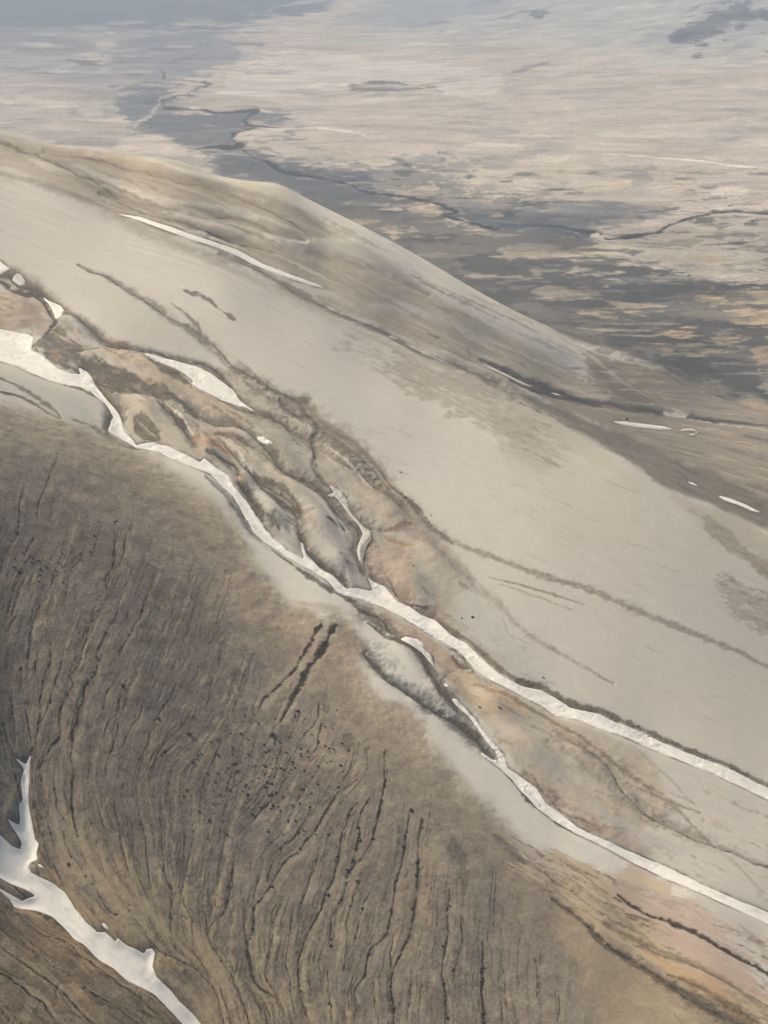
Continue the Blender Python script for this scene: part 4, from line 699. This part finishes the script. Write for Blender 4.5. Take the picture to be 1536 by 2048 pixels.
def grid_mesh(name, X, Y, Z, keep=None, attrs=None):
    nr, nc = X.shape; idx = np.arange(nr * nc).reshape(nr, nc)
    q = np.stack([idx[:-1, :-1], idx[:-1, 1:], idx[1:, 1:], idx[1:, :-1]], -1).reshape(-1, 4)
    if keep is not None:
        kf = keep.ravel(); q = q[kf[q].any(1)]
        used = np.unique(q); remap = np.full(nr * nc, -1); remap[used] = np.arange(len(used)); q = remap[q]
    else: used = np.arange(nr * nc)
    me = bpy.data.meshes.new(name); co = np.stack([X.ravel()[used], Y.ravel()[used], Z.ravel()[used]], 1).astype(np.float32)
    me.vertices.add(len(used)); me.vertices.foreach_set('co', co.ravel())
    me.loops.add(q.size); me.loops.foreach_set('vertex_index', q.ravel().astype(np.int32))
    me.polygons.add(len(q)); me.polygons.foreach_set('loop_start', np.arange(0, q.size, 4, dtype=np.int32)); 
    me.polygons.foreach_set('use_smooth', np.ones(len(q), bool))
    me.update(calc_edges=True)
    for k, a in (attrs or {}).items():
        at = me.attributes.new(k, 'FLOAT_COLOR', 'POINT')
        d = np.ones((len(used), 4), np.float32); d[:, :3] = a.reshape(-1, 3)[used]; at.data.foreach_set('color', d.ravel())
    o = bpy.data.objects.new(name, me); scene.collection.objects.link(o); return o

# ------------------------------------------------------------------ materials
def mat(name, rough=.95):
    m = bpy.data.materials.new(name); m.use_nodes = True; b = m.node_tree.nodes['Principled BSDF']
    b.inputs['Roughness'].default_value = rough; b.inputs['Specular IOR Level'].default_value = .12
    return m, m.node_tree, b
class NB:
    def __init__(s, nt): s.nt = nt; s.tc = nt.nodes.new('ShaderNodeTexCoord').outputs['Object']
    def lk(s, a, b):
        if isinstance(a, (int, float)): b.default_value = a
        else: s.nt.links.new(a, b)
    def noise(s, scale, det=6, ro=.6, rot=0, dist=0):
        mp = s.nt.nodes.new('ShaderNodeMapping'); mp.inputs['Scale'].default_value = scale
        if rot:
            m0 = s.nt.nodes.new('ShaderNodeMapping'); m0.inputs['Rotation'].default_value = (0, 0, rot); s.nt.links.new(s.tc, m0.inputs[0]); s.nt.links.new(m0.outputs[0], mp.inputs[0])
        else: s.nt.links.new(s.tc, mp.inputs[0])
        n_ = s.nt.nodes.new('ShaderNodeTexNoise'); n_.inputs['Scale'].default_value = 1; n_.inputs['Detail'].default_value = det; n_.inputs['Roughness'].default_value = ro; n_.inputs['Distortion'].default_value = dist
        s.nt.links.new(mp.outputs[0], n_.inputs['Vector']); return n_.outputs['Fac']
    def math(s, op, a, b=0, c=0):
        n_ = s.nt.nodes.new('ShaderNodeMath'); n_.operation = op; s.lk(a, n_.inputs[0]); s.lk(b, n_.inputs[1]); s.lk(c, n_.inputs[2]); return n_.outputs[0]
    def rng(s, v, a, b, c, d):
        n_ = s.nt.nodes.new('ShaderNodeMapRange'); s.lk(v, n_.inputs[0])
        for i, k in enumerate((a, b, c, d)): n_.inputs[i+1].default_value = k
        return n_.outputs[0]
    def mixc(s, f, a, b, mode='MIX'):
        n_ = s.nt.nodes.new('ShaderNodeMix'); n_.data_type = 'RGBA'; n_.blend_type = mode; s.lk(f, n_.inputs[0])
        for i, k in ((6, a), (7, b)):
            if isinstance(k, tuple): n_.inputs[i].default_value = (*k, 1)
            else: s.nt.links.new(k, n_.inputs[i])
        return n_.outputs[2]
    def scale(s, c, v):
        n_ = s.nt.nodes.new('ShaderNodeVectorMath'); n_.operation = 'SCALE'; s.nt.links.new(c, n_.inputs[0]); s.lk(v, n_.inputs['Scale']); return n_.outputs[0]
mg, t_, b_ = mat('ash_and_soil'); N = NB(t_)
at = t_.nodes.new('ShaderNodeAttribute'); at.attribute_name = 'soil'; kd = t_.nodes.new('ShaderNodeAttribute'); kd.attribute_name = 'ground_kind'
sp = t_.nodes.new('ShaderNodeSeparateColor'); t_.links.new(kd.outputs['Color'], sp.inputs[0])    # r: brown slope, g: washed flank, b: plain
f1 = N.noise((.62, .62, .62), 4, .7); f2 = N.noise((.10, .10, .10), 6, .68, 0, .8)
st = N.noise((.006, .10, .02), 7, .68, math.radians(27.6)); pl = N.noise((.0030, .0062, .004), 9, .68, 0, .8); pl2 = N.noise((.022, .034, .02), 6, .62)
k = N.math('ADD', 1.0, N.math('MULTIPLY', N.math('SUBTRACT', f2, .5), N.math('MULTIPLY_ADD', sp.outputs[0], 1.5, N.math('MULTIPLY_ADD', sp.outputs[2], 1.0, .26))))
k = N.math('MULTIPLY', k, N.math('ADD', 1.0, N.math('MULTIPLY', N.math('SUBTRACT', f1, .5), N.math('MULTIPLY_ADD', sp.outputs[0], 1.1, .32))))
k = N.math('MULTIPLY', k, N.math('ADD', 1.0, N.math('MULTIPLY', N.math('SUBTRACT', st, .5), N.math('MULTIPLY_ADD', sp.outputs[1], .55, .0))))
k = N.math('MULTIPLY', k, N.math('ADD', 1.0, N.math('MULTIPLY', N.math('SUBTRACT', N.rng(pl, .3, .7, 0, 1), .5), N.math('MULTIPLY', sp.outputs[2], .62))))
k = N.math('MULTIPLY', k, N.math('ADD', 1.0, N.math('MULTIPLY', N.math('SUBTRACT', pl2, .5), N.math('MULTIPLY', sp.outputs[2], .36))))
c = N.scale(at.outputs['Color'], k)
warm = N.rng(N.noise((.035, .035, .035), 5, .6), .45, .7, 0, .22)
c = N.mixc(N.math('MULTIPLY', warm, sp.outputs[0]), c, N.mixc(1.0, c, (1.12, .98, .80), 'MULTIPLY'))
t_.links.new(c, b_.inputs['Base Color'])
bp = t_.nodes.new('ShaderNodeBump'); bp.inputs['Distance'].default_value = 1.0
N.lk(N.math('MULTIPLY_ADD', sp.outputs[0], .40, .08), bp.inputs['Strength']); N.lk(N.math('MULTIPLY_ADD', f2, 1.1, N.math('MULTIPLY', f1, .7)), bp.inputs['Height']); t_.links.new(bp.outputs[0], b_.inputs['Normal'])
msn, t2, b2 = mat('old_snow', .7); M2 = NB(t2)
b2.inputs['Subsurface Weight'].default_value = 0.0
dirt = M2.rng(M2.noise((.10, .42, .2), 7, .7, .6, .8), .46, .70, 0, .75); dirt2 = M2.rng(M2.noise((.035, .035, .035), 5, .65), .45, .68, 0, .55)
ea = t2.nodes.new('ShaderNodeAttribute'); ea.attribute_name = 'thin_edge'; eo = M2.math('MULTIPLY', M2.rng(ea.outputs['Fac'], .55, 1.0, 1, 0), M2.rng(M2.noise((.3, .3, .3), 4, .6), .35, .6, .3, 1))
cc = M2.mixc(M2.math('MAXIMUM', M2.math('MAXIMUM', dirt, dirt2), eo), (.86, .82, .725), (.60, .555, .475)); t2.links.new(cc, b2.inputs['Base Color'])
bp2 = t2.nodes.new('ShaderNodeBump'); bp2.inputs['Strength'].default_value = .25; t2.links.new(M2.noise((.25, .25, .25), 4, .5), bp2.inputs['Height']); t2.links.new(bp2.outputs[0], b2.inputs['Normal'])
mdr, t4, b4 = mat('dirty_snow', .8); M4 = NB(t4)
t4.links.new(M4.mixc(M4.rng(M4.noise((.15, .4, .2), 6, .7, 0, .8), .4, .65, 0, 1), (.60, .57, .50), (.44, .41, .35)), b4.inputs['Base Color'])
mrk, t3, b3 = mat('dark_lava_rock'); M3 = NB(t3); t3.links.new(M3.mixc(M3.noise((1.6, 1.6, 1.6), 4, .6), (.040, .034, .026), (.11, .095, .072)), b3.inputs['Base Color'])

# ------------------------------------------------------------------ ground
rk = np.clip(sample(np.clip((.30 - mount_soil[..., 1]) / .15, 0, 1), U, V), 0, 1) * (1 - onplain) * (Y < 1100)
fl = sample(blur(poly_mask([(-260,200),(1536,200),(1536,1050),(1000,800),(650,680),(300,500),(-260,300)], 8)[1] if False else np.ones((CH, CW), np.float32), 1), U, V) * (1 - onplain) * (sstep(1150, 1400, Y) * .75 + sstep(780, 900, Y) * .25)
kind = np.stack([rk, fl, onplain * 1.0], -1).astype(np.float32)
ter = grid_mesh('ground', X, Y, ZT, None, {'soil': np.clip(col, 0, 1).astype(np.float32), 'ground_kind': kind})
ter.data.materials.append(mg); ter['kind'] = 'structure'

# ------------------------------------------------------------------ snow patches, each lying on the ground with its own thickness
SN_LABEL = {
 'main': ('long winding white snow ribbon filling the main gully from left to right edge', 'snowfield'),
 'near': ('narrow forked snow ribbon just below the main ribbon, running out at lower right', 'snowfield'),
 'left': ('wide branching dirty white snow tongue in the hollow at the bottom left', 'snowfield'),
 'leaf': ('leaf-shaped snow patch in the eroded valley above the main snow ribbon', 'snow patch'),
 'sliver': ('tiny white snow sliver just below the tip of the leaf-shaped snow patch', 'snow patch'),
 'edge': ('bright snow patch cut off by the left edge beside the dark rimmed hollow', 'snow patch'),
 'knob': ('small round snow patch with dirty rim inside the dark rimmed hollow at left', 'snow patch'),
 'drop': ('drop-shaped bright snow patch below the small round one at left', 'snow patch'),
 'fork': ('thin greyish snow strip with a kink in the side gully ending above the main ribbon', 'snow patch'),
 'club': ('club-shaped snow patch in the dark gully just below the main ribbon near the middle', 'snow patch'),
 'long': ('long straight white snow streak in the upper gully below the skyline ridge', 'snow patch'),
 'thread': ('hair-thin snow line in the dark upper gully beyond the smooth grey hill', 'snow patch'),
 'thread_low': ('thin snow streak on the dark far bank where the upper gully opens', 'snow patch'),
 'thread_end': ('very short snow streak just below the thin one on the dark far bank', 'snow patch'),
 'tongue': ('flat white snow tongue at the foot of the far ridge near the right edge', 'snow patch'),
 'loop': ('small oval snow patch right of the flat snow tongue at the ridge foot', 'snow patch'),
 'right': ('slanting snow streak in the brown gully at the right edge', 'snow patch'),
 'fleck': ('tiny snow fleck in the brown gully up from the slanting streak at right', 'snow patch'),
 'crumb': ('tiny snow scrap beside the grey mound above the bottom left snow tongue', 'snow patch'),
 'crumb_low': ('small snow scrap on the upper bank halfway down the bottom left snow tongue', 'snow patch'),
 'chip': ('tiny snow chip just above the start of the narrow forked ribbon', 'snow patch'),
}
VISR = V <= run + 1.5
for k, (win, m) in snow_maps.items():
    full = np.zeros((CH, CW), np.float32); x0, x1, y0, y1 = win; full[y0:y1, x0:x1] = m
    far = k in ('long','thread','thread_low','thread_end','tongue','loop','right','fleck')
    wj = 3.2 if k in ('main','near','left','leaf') else .8
    s = sample(full, U + wx * wj * 1.4, V + wy * wj) * inb
    keep = (s > .08) & VISR & (Y < 2400)
    if not keep.any(): print('no snow', k); continue
    r_, c_ = np.where(keep); r0, r1, c0, c1 = max(0, r_.min()-2), r_.max()+3, max(0, c_.min()-2), c_.max()+3
    th = (s - .5) * np.maximum(MPP * 2.2, .35) 
    o = grid_mesh('snow_patch' if SN_LABEL[k][1] == 'snow patch' else 'snowfield', X[r0:r1, c0:c1], Y[r0:r1, c0:c1], (ZT + th + .0)[r0:r1, c0:c1], keep[r0:r1, c0:c1], {'thin_edge': np.repeat(s[r0:r1, c0:c1, None], 3, 2)})
    o.data.materials.append(mdr if k in ('fork', 'thread', 'knob') else msn); o['label'] = SN_LABEL[k][0]; o['category'] = SN_LABEL[k][1]; o['group'] = 'old snow lying in the gullies'

# ------------------------------------------------------------------ boulders on the slope
lut = np.full((CH // 2 + 1, CW // 2 + 1), -1, np.int64)
vv, uu = (V + MY) / 2, (U + MX) / 2; ok = VISR & (inb > 0)
fi = np.where(ok.ravel())[0]; lut[vv.ravel()[fi].astype(int), uu.ravel()[fi].astype(int)] = fi
def ground_at(u, v):
    a, b = int((v + MY) / 2), int((u + MX) / 2); s = lut[a-2:a+3, b-2:b+3]; s = s[s >= 0]
    if not len(s): return None
    i = s[len(s) // 2]; return X.ravel()[i], Y.ravel()[i], ZT.ravel()[i], MPP.ravel()[i]
import bmesh
rocks = []
for s in range(6):
    bm = bmesh.new(); bmesh.ops.create_icosphere(bm, subdivisions=2, radius=1)
    rr = random.Random(s); pl_ = [(Vector((rr.gauss(0,1), rr.gauss(0,1), rr.gauss(0,1))).normalized(), rr.uniform(.55, .85)) for _ in range(9)]
    for v_ in bm.verts:
        for n_, d_ in pl_:
            e = v_.co.dot(n_) - d_
            if e > 0: v_.co -= n_ * e
        v_.co += Vector((rr.gauss(0,.03), rr.gauss(0,.03), rr.gauss(0,.03))); v_.co.z *= .75
    me = bpy.data.meshes.new('boulder'); bm.to_mesh(me); bm.free(); me.materials.append(mrk); rocks.append(me)
def boulder(u, v, px_, label, group=None):
    g = ground_at(u, v)
    if g is None: return
    o = bpy.data.objects.new('boulder', rocks[random.randrange(6)]); scene.collection.objects.link(o)
    r = px_ * .5 * g[3]; o.location = (g[0], g[1], g[2] + r * .25); o.scale = (r * random.uniform(.9, 1.3), r * random.uniform(.8, 1.1), r * random.uniform(.7, 1.1)); o.rotation_euler = (0, 0, random.uniform(0, 6.28))
    o['label'] = label; o['category'] = 'boulder'
    if group: o['group'] = group
G1 = 'boulders strewn thickly over the middle of the brown slope'; cnt = 0
while cnt < 165:
    u = rng.normal(520, 80); v = rng.normal(1545, 62)
    if not (360 < u < 720 and 1420 < v < 1700): continue
    boulder(u, v, rng.uniform(2.6, 6.8), 'small dark boulder in the dense scatter on the middle of the brown slope', G1); cnt += 1
for _ in range(26):
    u = rng.uniform(10, 190); v = 1140 - (u - 10) * .18 + rng.normal(0, 22); boulder(u, v, rng.uniform(3.5, 7), 'small dark boulder in the loose scatter high on the left of the brown slope', 'boulders high on the left of the brown slope')
for _ in range(60):
    q = smooth_line(R[random.choice([31,32,35,36,38,39,43,45,41,40])]); p = q[random.randrange(len(q))]
    boulder(p[0] + rng.normal(0, 2), p[1], rng.uniform(4, 8.5), 'small dark boulder lodged in a rill on the lower brown slope', 'boulders lodged in the rills')
for u, v, s, l in [(244,1371,10,'lone dark boulder between two rills on the left of the brown slope'),(376,1466,10,'dark boulder at the head of a short rill left of the boulder scatter'),(317,1437,9,'dark boulder in the kink of a rill on the left of the brown slope'),(541,1468,12,'larger greenish dark boulder at the foot of the wide dark rill'),
                   (134,1728,7,'dark boulder above the bottom left snow tongue'),(820,1620,10,'dark boulder at the top of a long straight rill'),(384,1523,8,'dark boulder left of the boulder scatter, below the short rill'),
                   (800,945,4,'tiny dark boulder on the grey ash slope above the eroded valley'),(811,992,5,'tiny dark boulder at the upper rim of the drainage line on grey ash'),(861,1030,4,'tiny dark boulder right of the drainage line on grey ash'),
                   (827,1137,5,'tiny dark boulder on grey ash above the middle of the main snow ribbon'),(922,1236,5,'tiny dark boulder just above the main snow ribbon'),(945,1235,7,'small dark boulder pair beside the tiny one above the main snow ribbon'),
                   (1085,1354,5,'dark boulder on smooth grey ash above the bend of the main snow ribbon'),(999,1426,6,'dark boulder on tan ground between the two snow ribbons'),(958,1418,5,'dark boulder near the head of the narrow snow ribbon'),
                   (1252,838,8,'dark boulder at the upper edge of the flat snow tongue'),(1342,1847,9,'dark boulder in the black vein on red earth at lower right'),(1495,1925,8,'dark boulder at the lower end of the black vein on red earth'),(1174,1848,8,'dark boulder in the dark gully at lower right')]:
    boulder(u, v, s, l)

# ------------------------------------------------------------------ haze over the valley
bm = bmesh.new(); bmesh.ops.create_cube(bm, size=1); me = bpy.data.meshes.new('haze')
zb = float(ZT.min()) - 1.0; zt = max(CAM_H + 40.0, float(ZT.max()) + 20)
for v_ in bm.verts: v_.co = Vector((v_.co.x * 90000, v_.co.y * 50000 + 16000, (v_.co.z + .5) * (zt - zb) + zb))
bm.to_mesh(me); bm.free(); hz = bpy.data.objects.new('haze', me); scene.collection.objects.link(hz); hz['kind'] = 'stuff'
mh = bpy.data.materials.new('valley_air'); mh.use_nodes = True; th_ = mh.node_tree; th_.nodes.remove(th_.nodes['Principled BSDF'])
pv = th_.nodes.new('ShaderNodeVolumePrincipled'); pv.inputs['Color'].default_value = (.70, .83, 1.0, 1); pv.inputs['Density'].default_value = 8.5e-5; pv.inputs['Anisotropy'].default_value = 0.0
th_.links.new(pv.outputs[0], th_.nodes['Material Output'].inputs['Volume']); me.materials.append(mh)
print('verts', NR * NC, 'z', ZT.min(), ZT.max(), 'objects', len(bpy.data.objects))
